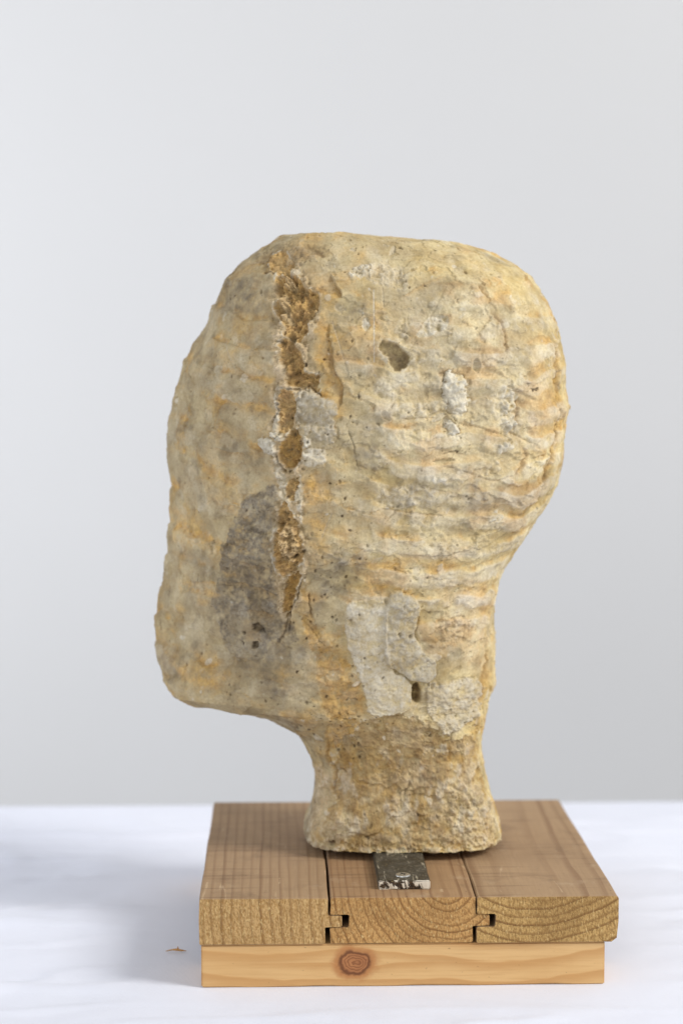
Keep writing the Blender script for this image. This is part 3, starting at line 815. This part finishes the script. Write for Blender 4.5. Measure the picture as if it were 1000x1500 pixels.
    f2_ = ph2 - np.floor(ph2)
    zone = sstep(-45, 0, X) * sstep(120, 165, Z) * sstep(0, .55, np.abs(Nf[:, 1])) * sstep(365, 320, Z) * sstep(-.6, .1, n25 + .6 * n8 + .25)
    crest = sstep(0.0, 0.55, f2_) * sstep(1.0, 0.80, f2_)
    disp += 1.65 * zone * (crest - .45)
    pla_hi += .40 * zone * sstep(.4, .95, crest)  # crests tinted paler, their highlights put into the colour
    disp += 0.045 * n3 * calm
    och *= 1
    band_o = zone * .8 * np.exp(-(np.minimum(f2_, 1 - f2_) / 0.13) ** 2) + amp * np.exp(-((fr - 0.06) / 0.10) ** 2) + amp * 0.8 * np.exp(-((fr - 0.98) / 0.05) ** 2)
    och += 0.58 * band_o * sstep(-0.35, 0.3, n8 + n25)
    och += (0.30 + .42 * right) * sstep(0.0, 0.65, n25 + 0.35 * nstr + .35 * n60) + 0.16 * sstep(0, .7, nstr)
    pla_hi += 0.22 * sstep(0.1, 0.8, fbm(P, 17, 3, .6, 12)) * (0.4 + .6 * right)
    sta += .34 * sstep(.15, .8, fbm(P * np.array([.7, .7, 1]), 48, 4, .55, 15)) + .16 * sstep(.1, .7, fbm(P, 15, 3, .6, 16))
    gri_shade += 0.32 * sstep(0.15, 0.9, fbm(P, 13, 4, .62, 13)) + .14 * sstep(.1, .8, fbm(P * np.array([.5, .5, 1]), 38, 3, .6, 14))

    disp -= disp.mean() + 0.25
    # ---- named features
    def poly_sd(poly, x, z):
        p = np.asarray(poly, float); k = len(p)
        d = np.full(len(x), 1e9); ins = np.zeros(len(x), bool)
        for i in range(k):
            a, b = p[i], p[(i + 1) % k]
            e = b - a
            h = np.clip(((x - a[0]) * e[0] + (z - a[1]) * e[1]) / max(e @ e, 1e-9), 0, 1)
            d = np.minimum(d, np.hypot(x - a[0] - h * e[0], z - a[1] - h * e[1]))
            c = ((a[1] > z) != (b[1] > z))
            xi = a[0] + (z - a[1]) / (e[1] if abs(e[1]) > 1e-9 else 1e-9) * e[0]
            ins ^= c & (x < xi)
        return np.where(ins, -d, d)

    def line_d(line, x, z):
        p = np.asarray(line, float)
        d = np.full(len(x), 1e9); side = np.zeros(len(x)); u = np.zeros(len(x))
        for i in range(len(p) - 1):
            a, b = p[i], p[i + 1]
            e = b - a
            h = np.clip(((x - a[0]) * e[0] + (z - a[1]) * e[1]) / max(e @ e, 1e-9), 0, 1)
            di = np.hypot(x - a[0] - h * e[0], z - a[1] - h * e[1])
            cr = e[0] * (z - a[1]) - e[1] * (x - a[0])
            k = di < d
            d[k] = di[k]; side[k] = np.sign(cr[k]); u[k] = (i + h[k]) / (len(p) - 1)
        return d, side, u

    def chaikin(poly, k=2):
        p = np.asarray(poly, float)
        for _ in range(k):
            q = np.roll(p, -1, 0)
            p = np.stack([0.78 * p + 0.22 * q, 0.22 * p + 0.78 * q], 1).reshape(-1, 2)
        return p

    for nm_ in list(FEAT):
        if nm_ in AREAS: FEAT[nm_] = [chaikin(p) for p in FEAT[nm_]]
    frontish = np.where((front > 0.01))[0]
    fx, fz = X[frontish], Z[frontish]

    def sel(pts, pad):
        p = np.asarray(pts, float)
        k = (fx > p[:, 0].min() - pad) & (fx < p[:, 0].max() + pad) & (fz > p[:, 1].min() - pad) & (fz < p[:, 1].max() + pad)
        return frontish[k]

    def setto(arr, i, w, val):
        arr[i] = arr[i] * (1 - w) + val * w

    def area_f(name, h, edge=0.5, warp=1.0, rough=0.0, dome=0.0, rim=0.0, keep=1.0, rimp=0.0, **cols):
        """raised (h>0) or sunk (h<0) region; edge = width of its wall in mm"""
        for poly in FEAT[name]:
            i = sel(poly, 6)
            s = poly_sd(poly, X[i] + warp * wx[i], Z[i] + warp * wz[i])
            w = sstep(edge, -edge, s) * front[i]
            deep = np.clip(-s / 5.0, 0, 1)
            disp[i] = disp[i] * (1 - w * (1 - keep)) + w * (h + dome * deep + rough * (0.6 * n3[i] + 0.7 * n8[i] + .45 * np.clip(nchip[i] * 2, -.6, .4)))
            if rim: disp[i] += rim * np.exp(-(s / 0.9) ** 2) * front[i]
            if rimp:
                rw = np.exp(-((s - 0.7) / 0.8) ** 2) * front[i] * sstep(-.15, .5, n8[i] + .6 * n3[i] + .5 * n25[i])
                pla_hi[i] = np.maximum(pla_hi[i], rimp * rw); sta[i] *= 1 - rw; och[i] *= 1 - .7 * rw
            for c, val in cols.items():
                tgt = {'o': och, 's': sta, 'p': pla_hi, 'g': gri_shade, 'b': bro}[c]
                mod = np.clip(val * (1 + 0.45 * n8[i] + 0.5 * n3[i] + .3 * nchip[i]), 0, 1)
                setto(tgt, i, w, mod)

    def line_f(name, depth, width, warp=1.0, o=0.0, g=0.0, p=0.0, halo=2.5, taper=True):
        for ln in FEAT[name]:
            i = sel(ln, 8)
            d, sd, u = line_d(ln, X[i] + warp * wx[i], Z[i] + warp * wz[i])
            tp = np.clip(np.minimum(u, 1 - u) * 6, 0.15, 1) if taper else 1
            w = np.exp(-(d / width) ** 2) * front[i] * tp
            disp[i] -= depth * w
            och[i] = np.maximum(och[i], o * np.exp(-(d / (width * halo)) ** 2) * front[i] * tp)
            gri_shade[i] = np.maximum(gri_shade[i], g * np.exp(-(d / (width * .8)) ** 2) * front[i] * tp)
            pla_hi[i] = np.maximum(pla_hi[i], p * w)

    def step_f(name, h, run, o=0.0, side=1, warp=0.6, g=0.0):
        """a lip: surface on one side of the line drops by h and climbs back over `run`"""
        for ln in FEAT[name]:
            i = sel(ln, run * 3 + 3)
            d, sd, u = line_d(ln, X[i] + warp * wx[i], Z[i] + warp * wz[i])
            s = d * sd * side
            tp = np.clip(np.minimum(u, 1 - u) * 7, 0, 1)
            w = sstep(-0.35, 0.35, s) * np.exp(-np.clip(s, 0, None) / run) * tp * front[i]
            disp[i] -= h * w
            och[i] = np.maximum(och[i], o * w * (1 + .3 * n8[i]))
            gri_shade[i] = np.maximum(gri_shade[i], g * w * np.exp(-np.clip(s, 0, None) / .8))

    # grey-violet stain on the cheek
    for poly in FEAT['stain']:
        i = sel(poly, 12)
        s = poly_sd(poly, X[i] + 1.3 * wx[i], Z[i] + 1.3 * wz[i])
        w = sstep(0.8, -1.2, s) * front[i]
        low = sstep(190, 120, Z[i])
        w = w * (1 - (.12 + .6 * low) * sstep(-.25, .4, n25[i] + .9 * n8[i] + .3 * n3[i] - .05) * .85)
        sp_ = fbm(P[i], 1.5, 2, .7, 41)
        sta[i] = np.maximum(sta[i], w * np.clip(0.86 + 0.55 * n8[i] + 0.35 * n25[i] + .5 * n3[i] + .35 * nstr[i] - .35 * band_o[i], 0, 1))
        gri_shade[i] = np.maximum(gri_shade[i], w * .5 * sstep(.35, .95, n8[i] + .9 * sp_))
        och[i] *= 1 - 0.55 * w * sstep(-.4, .5, n8[i] + .1)
    for name, val, soft in (('stain_soft', 0.5, 9.0), ('brown_smear', 0.0, 3.5), ('cream_zone', 0, 14)):
        for poly in FEAT[name]:
            i = sel(poly, soft * 2)
            s = poly_sd(poly, X[i] + 2.5 * wx[i], Z[i] + 2.5 * wz[i])
            w = sstep(soft, -soft, s) * front[i]
            if name == 'stain_soft': sta[i] = np.maximum(sta[i], w * np.clip(val * (1 + n8[i] + .4 * n3[i]), 0, 1))
            elif name == 'brown_smear':
                bro[i] = np.maximum(bro[i], w * np.clip(.95 + .5 * n8[i], 0, 1)); disp[i] -= 1.4 * w - .8 * w * n8[i]
            else: pla_hi[i] = np.maximum(pla_hi[i], 0.30 * w)
    for poly in FEAT['ochre_wash']:
        i = sel(poly, 14)
        sd_ = poly_sd(poly, X[i] + 2.5 * wx[i], Z[i] + 2.5 * wz[i])
        w = sstep(7, -6, sd_) * front[i]
        och[i] = np.maximum(och[i], w * np.clip(.62 + .5 * n8[i] + .4 * n25[i] + .3 * nstr[i], 0, 1)); sta[i] *= 1 - .7 * w
    area_f('ochre_zone', -0.5, 1.6, 1.8, 1.0, o=0.9)
    area_f('crumble', -0.1, 1.6, 2.2, 0.9, p=0.42, o=.12)
    # vertical joint: opened seam with ochre core showing
    area_f('seam_trench', -0.6, 2.0, 2.4, 2.2, p=0.30, o=0.50, s=0.03)
    area_f('seam_rim', 0.75, 0.8, 1.0, 0.7, p=0.60, o=0.15)
    area_f('plaster_grey', 0.7, 0.9, 2.0, 0.9, p=0.42, s=0.42, o=0.08)
    area_f('seam_pit', -2.3, 0.9, 1.5, 2.0, -1.7, 0.25, rimp=.7, o=0.75, b=0.05, s=0, p=0.06)
    area_f('seam_pit_low', -1.4, 0.8, 1.5, 1.7, -0.7, 0.25, rimp=.75, o=0.75, b=0, s=0, p=0.08)
    area_f('seam_pit_dark', -2.6, 0.7, 1.0, 1.3, -1.8, 0.2, rimp=.7, o=0.85, b=0.32, s=0, p=0)
    area_f('seam_boss', 2.6, 1.4, 1.2, 1.8, 0.8, o=0.5, p=.15)
    area_f('flake', 2.0, 0.7, 1.2, 1.3, 0.8, p=0.95, o=0)
    line_f('joint_crack', 1.8, 0.8, 1.2, o=0.5, g=0.6)
    step_f('lip', 3.2, 7.0, o=1.0, side=-1, g=0.45)
    step_f('ledge', 1.1, 3.0, o=0.6, side=-1, g=0.08)
    line_f('ochre_crack', 1.2, 0.9, 0.8, o=0.9, g=0.45, halo=2.2)
    line_f('dark_crack', 0.8, 0.45, 0.8, g=0.5, halo=1.5)
    line_f('scratch', 0.45, 0.42, 0.08, p=0.35, g=0.12, taper=False)
    line_f('white_line', 0.12, 0.38, 0.03, p=0.95, taper=False)
    # patches of repair plaster, pits and the hole in the neck
    area_f('patch_large', 2.1, 0.5, 1.0, 0.22, 0.4, 0.35, keep=0.35, p=0.52, o=0.03, s=0.20, b=0, g=0.02)
    area_f('patch_grey', 3.2, 0.6, 0.8, 0.55, 0.7, keep=0.5, p=0.42, s=0.50, o=0.02, b=0, g=0.05)
    area_f('patch_side', 1.4, 0.6, 1.6, 0.8, 0.2, 0.15, keep=0.6, p=0.48, s=0.20, o=0.12, b=0)
    area_f('neck_core', -0.9, 1.2, 2.4, 0.35, 0.0, rimp=.5, b=0.55, o=0.50)
    area_f('neck_pale', 0.5, 2.6, 2.8, 0.45, 0.0, b=0.12, p=0.30, o=0.30)
    vst = fbm(P * np.array([1, 1, .28]), 7, 4, .6, 51)
    nk = sstep(72, 60, Z) 
    bro *= 1 - nk * .6 * sstep(0.0, .6, vst); och += nk * .35 * sstep(0, .5, -vst) * (bro > .1); gri_shade += nk * .25 * sstep(.3, .8, fbm(P, 6, 4, .65, 52))
    pla_hi += nk * .35 * sstep(.25, .75, fbm(P * np.array([1, 1, .5]), 11, 4, .6, 53))
    area_f('hole', -6.5, 0.5, 0.35, 0.5, -2.0, o=0.25, b=0.8, g=0.40, p=0)
    area_f('eye_pit', -2.9, 0.6, 1.2, 0.9, -0.6, 0.35, rimp=.6, s=0.45, b=0.55, o=0.1, p=0)
    area_f('scraped', -0.7, 0.5, 0.8, 0.8, 0, 0.1, p=0.62, o=0.05)
    area_f('white_blob', 0.4, 0.7, 2.2, 1.0, 1.9, -1.2, p=0.97, o=0.0, s=0)
    area_f('white_rough', 0.5, 1.2, 2.2, 1.1, 0.4, p=0.72, o=0.1)
    area_f('dent', -1.6, 0.55, 0.9, 0.2, -0.7, 0.1, o=0.15, g=0.12)
    area_f('small_hole', -3.2, 0.4, 0.5, 0.2, -1.0, 0.1, g=0.7)  # shade put into the colour so these holes show
    area_f('black_speck', -0.8, 0.3, 0.9, 0.2, 0, g=0.95)
    # mould seam along the back edge
    line_f('edge_seam', 2.4, 1.3, 1.2, o=0.85, g=0.35, halo=2.4)

    # ---- pores, chips and crumbs over the whole surface (also where the camera does not look)
    r = np.random.default_rng(3)
    D = disp.reshape(n, m); G = gri_shade.reshape(n, m); PL = pla_hi.reshape(n, m)
    Vg = V

    def splat(count, r0, r1, depth, gval, pval, zlo=4, zhi=395, xbias=None):
        made = 0
        while made < count:
            i = int(r.integers(nb + 4, n - 30)); j = int(r.integers(0, m))
            c = Vg[i, j]
            if not zlo < c[2] < zhi: continue
            if xbias is not None and r.random() > xbias(c): continue
            made += 1
            rad = r0 + (r1 - r0) * r.random() ** 2.5
            el = 1 + 0.9 * r.random(); an = r.random() * math.pi
            k = int(rad * el / 0.4) + 3
            ii = np.arange(max(nb, i - k), min(n - 1, i + k + 1)); jj = np.arange(j - k, j + k + 1) % m
            q = Vg[np.ix_(ii, jj)] - c
            ta = np.array([-N[i, j, 1], N[i, j, 0], 0]); ta /= max(np.linalg.norm(ta), 1e-6)
            u = q @ ta; w_ = q[..., 2]
            a = (u * math.cos(an) + w_ * math.sin(an)) / el; b = -u * math.sin(an) + w_ * math.cos(an)
            ir = n3.reshape(n, m)[np.ix_(ii, jj)]
            dd = np.hypot(a, b) / rad * (1 + .55 * ir)
            w = sstep(1.3, 0.6, dd)
            D[np.ix_(ii, jj)] -= depth * rad * w
            if gval: G[np.ix_(ii, jj)] = np.maximum(G[np.ix_(ii, jj)], gval * w * (.5 + .5 * r.random()))
            if pval: PL[np.ix_(ii, jj)] = np.maximum(PL[np.ix_(ii, jj)], pval * w)

    splat(900, 0.22, 0.75, 1.2, 0.6, 0, xbias=lambda c: .15 + .85 * (math.sin(c[0] * .09 + 1) * math.sin(c[2] * .07 + c[1] * .05) > .2))
    splat(420, 0.25, 0.85, 1.5, 0.9, 0, xbias=lambda c: 1.0 if (-75 < c[0] < -25 and 60 < c[2] < 340) else 0.05)
    splat(260, 0.6, 2.8, 0.30, 0, 0.25)
    splat(170, 0.6, 2.4, -0.30, 0, 0.55, xbias=lambda c: 1.0 if c[0] > 0 else 0.25)
    for _ in range(150):         # short gouges and smears left by the tool, most on the back of the skull
        i = int(r.integers(nb + 150, n - 60)); j = int(r.integers(0, m))
        c = V[i, j]
        if c[0] < -20 and r.random() > .25: continue
        ang = r.normal(-0.1, 0.7); ln = r.uniform(3, 11); wd = r.uniform(0.9, 2.6); up = r.random() < .45
        k = int(ln / 0.4) + 6
        ii = np.arange(max(nb, i - k), min(n - 1, i + k + 1)); jj = np.arange(j - k, j + k + 1) % m
        q = V[np.ix_(ii, jj)] - c
        ta = np.array([-N[i, j, 1], N[i, j, 0], 0]); ta /= max(np.linalg.norm(ta), 1e-6)
        WX = wx.reshape(n, m)[np.ix_(ii, jj)]; WZ = wz.reshape(n, m)[np.ix_(ii, jj)]
        u = q @ ta + .6 * WX; w_ = q[..., 2] + .6 * WZ
        a = (u * math.cos(ang) + w_ * math.sin(ang)) / (ln / 2); b = (-u * math.sin(ang) + w_ * math.cos(ang)) / wd
        dd = np.sqrt(a * a + b * b)
        w = sstep(1.12, 0.9, dd) * (1 - .6 * np.clip(b, -1, 1))
        D[np.ix_(ii, jj)] += (0.55 if up else -0.7) * r.uniform(.5, 1.3) * w
        if r.random() < .6: PL[np.ix_(ii, jj)] = np.maximum(PL[np.ix_(ii, jj)], r.uniform(.3, .75) * sstep(1.1, .8, dd))
    for _ in range(90):          # hair scratches and trowel drags
        i = int(r.integers(nb + 60, n - 60)); j = int(r.integers(0, m))
        ang = r.normal(0.15, 0.6); ln = r.uniform(4, 16)
        c = V[i, j]; k = int(ln / 0.4) + 4
        ii = np.arange(max(nb, i - k), min(n - 1, i + k + 1)); jj = np.arange(j - k, j + k + 1) % m
        q = V[np.ix_(ii, jj)] - c
        ta = np.array([-N[i, j, 1], N[i, j, 0], 0]); ta /= max(np.linalg.norm(ta), 1e-6)
        u = q @ ta; w_ = q[..., 2]
        a = u * math.cos(ang) + w_ * math.sin(ang); b = -u * math.sin(ang) + w_ * math.cos(ang) + 0.01 * a * a * r.normal()
        w = sstep(ln / 2, ln / 2 - 2, np.abs(a)) * np.exp(-(b / 0.4) ** 2)
        D[np.ix_(ii, jj)] -= r.uniform(0.1, 0.32) * w

    # fine tooth everywhere, coarser on the bare core
    tooth = fbm(P, 1.3, 2, 0.6, 21)
    disp += tooth * (0.03 + 0.06 * np.clip(och + bro, 0, 1)) + 0.08 * np.clip(bro + .6 * och, 0, 1) * n3
    # worn bottom edge
    disp += sstep(11, 0, Z) * (1.7 * n8 + 1.1 * n3 - .3)
    pla_hi = np.maximum(pla_hi, .45 * sstep(6, 1, Z) * sstep(-.2, .4, n8 + n3)); och = np.maximum(och, .5 * sstep(9, 2, Z) * sstep(0, .5, -n8))
    taper = np.ones((n, m)); taper[:nb] = 0.15; taper[nb - 2:nb] = .5; taper[nb:nb + 4] = np.linspace(.6, 1, 4)[:, None]
    taper[-8:] = 0.3
    V2 = V + N * (disp.reshape(n, m) * taper)[..., None]
    V2[..., 2] = np.maximum(V2[..., 2], 0.0)

    # ---- faces, split into the parts of the sculpture
    idx = np.arange(n * m).reshape(n, m)
    F = np.stack([idx[:-1], np.roll(idx, -1, 1)[:-1], np.roll(idx, -1, 1)[1:], idx[1:]], -1).reshape(-1, 4)
    fc = P[F[:, 0]] * .5 + P[F[:, 2]] * .5
    ffront = front[F[:, 0]] > 0.5
    fw = wx[F[:, 0]], wz[F[:, 0]]
    lab = np.zeros(len(F), int)
    zline = interp(FEAT['neck_line'][0], fc[:, 0])
    lab[fc[:, 2] + 1.2 * fw[1] < zline] = 1
    names = ['head', 'neck']
    for nm, wp in (('plaster_grey', 2.0), ('patch_large', 1.0), ('patch_side', 1.6), ('patch_grey', .8), ('flake', 1.2), ('white_blob', 2.2)):
        for poly in FEAT[nm]:
            q = np.asarray(poly)
            k = np.where(ffront & (fc[:, 0] > q[:, 0].min() - 5) & (fc[:, 0] < q[:, 0].max() + 5) & (fc[:, 2] > q[:, 1].min() - 5) & (fc[:, 2] < q[:, 1].max() + 5))[0]
            s = poly_sd(poly, fc[k, 0] + wp * fw[0][k], fc[k, 2] + wp * fw[1][k])
            names.append('plaster_flake' if nm in ('flake', 'white_blob') else 'plaster_patch')
            lab[k[s < 0.1]] = len(names) - 1
    att = {'ochre': och, 'stain': sta, 'plaster': pla_hi, 'grime_shade': gri_shade, 'core': bro, 'warm_lit': np.clip(right + 0.25 * n60 + 0.2 * n25, 0, 1)}
    return V2.reshape(-1, 3), F, lab, names, att


def plaster_mat():
    t = NT('old_plaster', 0.86, 0.22)
    at = {k: t.attr(k) for k in ('ochre', 'stain', 'plaster', 'grime_shade', 'core', 'warm_lit')}
    f1 = t.noise(170, 5, 0.62); f2 = t.noise(620, 4, 0.65); f3 = t.noise(60, 5, 0.6, 0.3)
    wob = t.math('MULTIPLY', t.math('SUBTRACT', f1, 0.5), 0.7)
    lv = lambda k, gain=1.0: t.math('MULTIPLY', t.math('ADD', at[k], t.math('MULTIPLY', wob, t.ramp(at[k], 0.02, 0.4))), gain, clamp=True)
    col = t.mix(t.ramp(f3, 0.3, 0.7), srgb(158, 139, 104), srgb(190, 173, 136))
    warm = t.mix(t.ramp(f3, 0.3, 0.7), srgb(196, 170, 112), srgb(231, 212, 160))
    col = t.mix(at['warm_lit'], col, warm)  # paler right, greyer left: partly plaster tone, partly side light put into colour
    och = t.mix(t.ramp(f1, 0.3, 0.7), srgb(178, 128, 56), srgb(222, 178, 98))
    col = t.mix(t.math('MULTIPLY', lv('ochre'), 0.78), col, och)
    core = t.mix(t.ramp(f1, 0.3, 0.7), srgb(106, 80, 46), srgb(158, 129, 82))
    col = t.mix(lv('core', 0.85), col, core)
    st = t.mix(t.ramp(f1, 0.3, 0.7), srgb(82, 74, 64), srgb(128, 116, 98))
    col = t.mix(lv('stain', 0.95), col, st)
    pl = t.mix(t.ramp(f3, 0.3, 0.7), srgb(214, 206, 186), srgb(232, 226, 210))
    col = t.mix(lv('plaster', 0.9), col, pl)  # pale plaster, also carries the painted crest highlights
    # mottling and tiny dark specks in the body of the plaster
    col = t.mix(t.ramp(f2, 0.35, 0.62, 0.22, 0.0), col, srgb(120, 96, 60))
    col = t.mix(t.ramp(t.noise(330, 2), 0.68, 0.76, 0, 0.45), col, srgb(90, 68, 44))
    col = t.mix(t.math('MULTIPLY', at['grime_shade'], 0.85, clamp=True), col, srgb(62, 48, 34))  # grime mottling, plus the dark painted into holes, pores and cracks
    nb = t.bump(f2, 0.0005, 0.75)
    nb = t.bump(f1, 0.0008, 0.35, nb)
    return t.done(col, t.ramp(f1, .3, .7, .8, .95), nb)


sculpture = empty('head_sculpture', (OX, OY, OZ))
tag(sculpture, 'weathered plaster head in profile with patched, stained surface, mounted on the wooden base', 'sculpture')
PM = plaster_mat()
Vh, Fh, lab, part_names, att = build_head()
Vh = Vh / 1000.0
for k, nm in enumerate(part_names):
    f = Fh[lab == k]
    if not len(f): continue
    u, inv = np.unique(f.ravel(), return_inverse=True)
    me = poly_mesh(nm, Vh[u], inv.reshape(-1, 4))
    for a, arr in att.items():
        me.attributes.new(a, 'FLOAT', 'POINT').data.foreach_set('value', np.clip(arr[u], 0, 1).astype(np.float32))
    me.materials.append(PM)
    o = link(bpy.data.objects.new(nm, me), sculpture)

# ------------------------------------------------------------------ a splinter of wood lying on the cloth
def splinter():
    r = np.random.default_rng(4)
    bm = bmesh.new()
    n = 9; prev = None
    for i in range(n):
        s = i / (n - 1)
        w = 0.0007 * math.sin(math.pi * (0.06 + 0.88 * s)) ** 0.6 * (1.5 if 4 <= i <= 6 else 1)
        c = Vector((-0.0065 + 0.013 * s, 0.0012 * math.sin(s * 5), 0.0009 + 0.0006 * math.sin(s * 3)))
        row = [bm.verts.new(c + Vector((r.normal() * .0001, w * math.cos(a), 0.7 * w * math.sin(a)))) for a in (0.3, 1.6, 2.9, 4.2, 5.4)]
        if prev:
            for k in range(5): bm.faces.new((prev[k], prev[(k + 1) % 5], row[(k + 1) % 5], row[k]))
        else: bm.faces.new(row[::-1])
        prev = row
    bm.faces.new(prev)
    # a barb standing off the side
    b = [bm.verts.new(p) for p in ((0.0005, 0.0005, 0.001), (0.0021, 0.0006, 0.001), (0.0012, -0.0002, 0.0042), (0.0012, 0.001, 0.0016))]
    for q in ((0, 1, 2), (1, 3, 2), (3, 0, 2), (0, 3, 1)): bm.faces.new([b[k] for k in q])
    bmesh.ops.recalc_face_normals(bm, faces=bm.faces)
    me = bpy.data.meshes.new('wood_splinter'); bm.to_mesh(me); bm.free()
    t = NT('splinter_wood', 0.7, 0.3)
    t.done(t.mix(t.noise(500, 3), srgb(214, 166, 96), srgb(164, 112, 58)))
    me.materials.append(t.m)
    return me


sp = link(bpy.data.objects.new('wood_splinter', splinter()))
sp.location = (-0.1408, -0.0605, 0.0006)
sp.rotation_euler = (0, 0, 0.15)
tag(sp, 'tiny splinter of yellow wood lying on the white cloth beside the base', 'splinter')
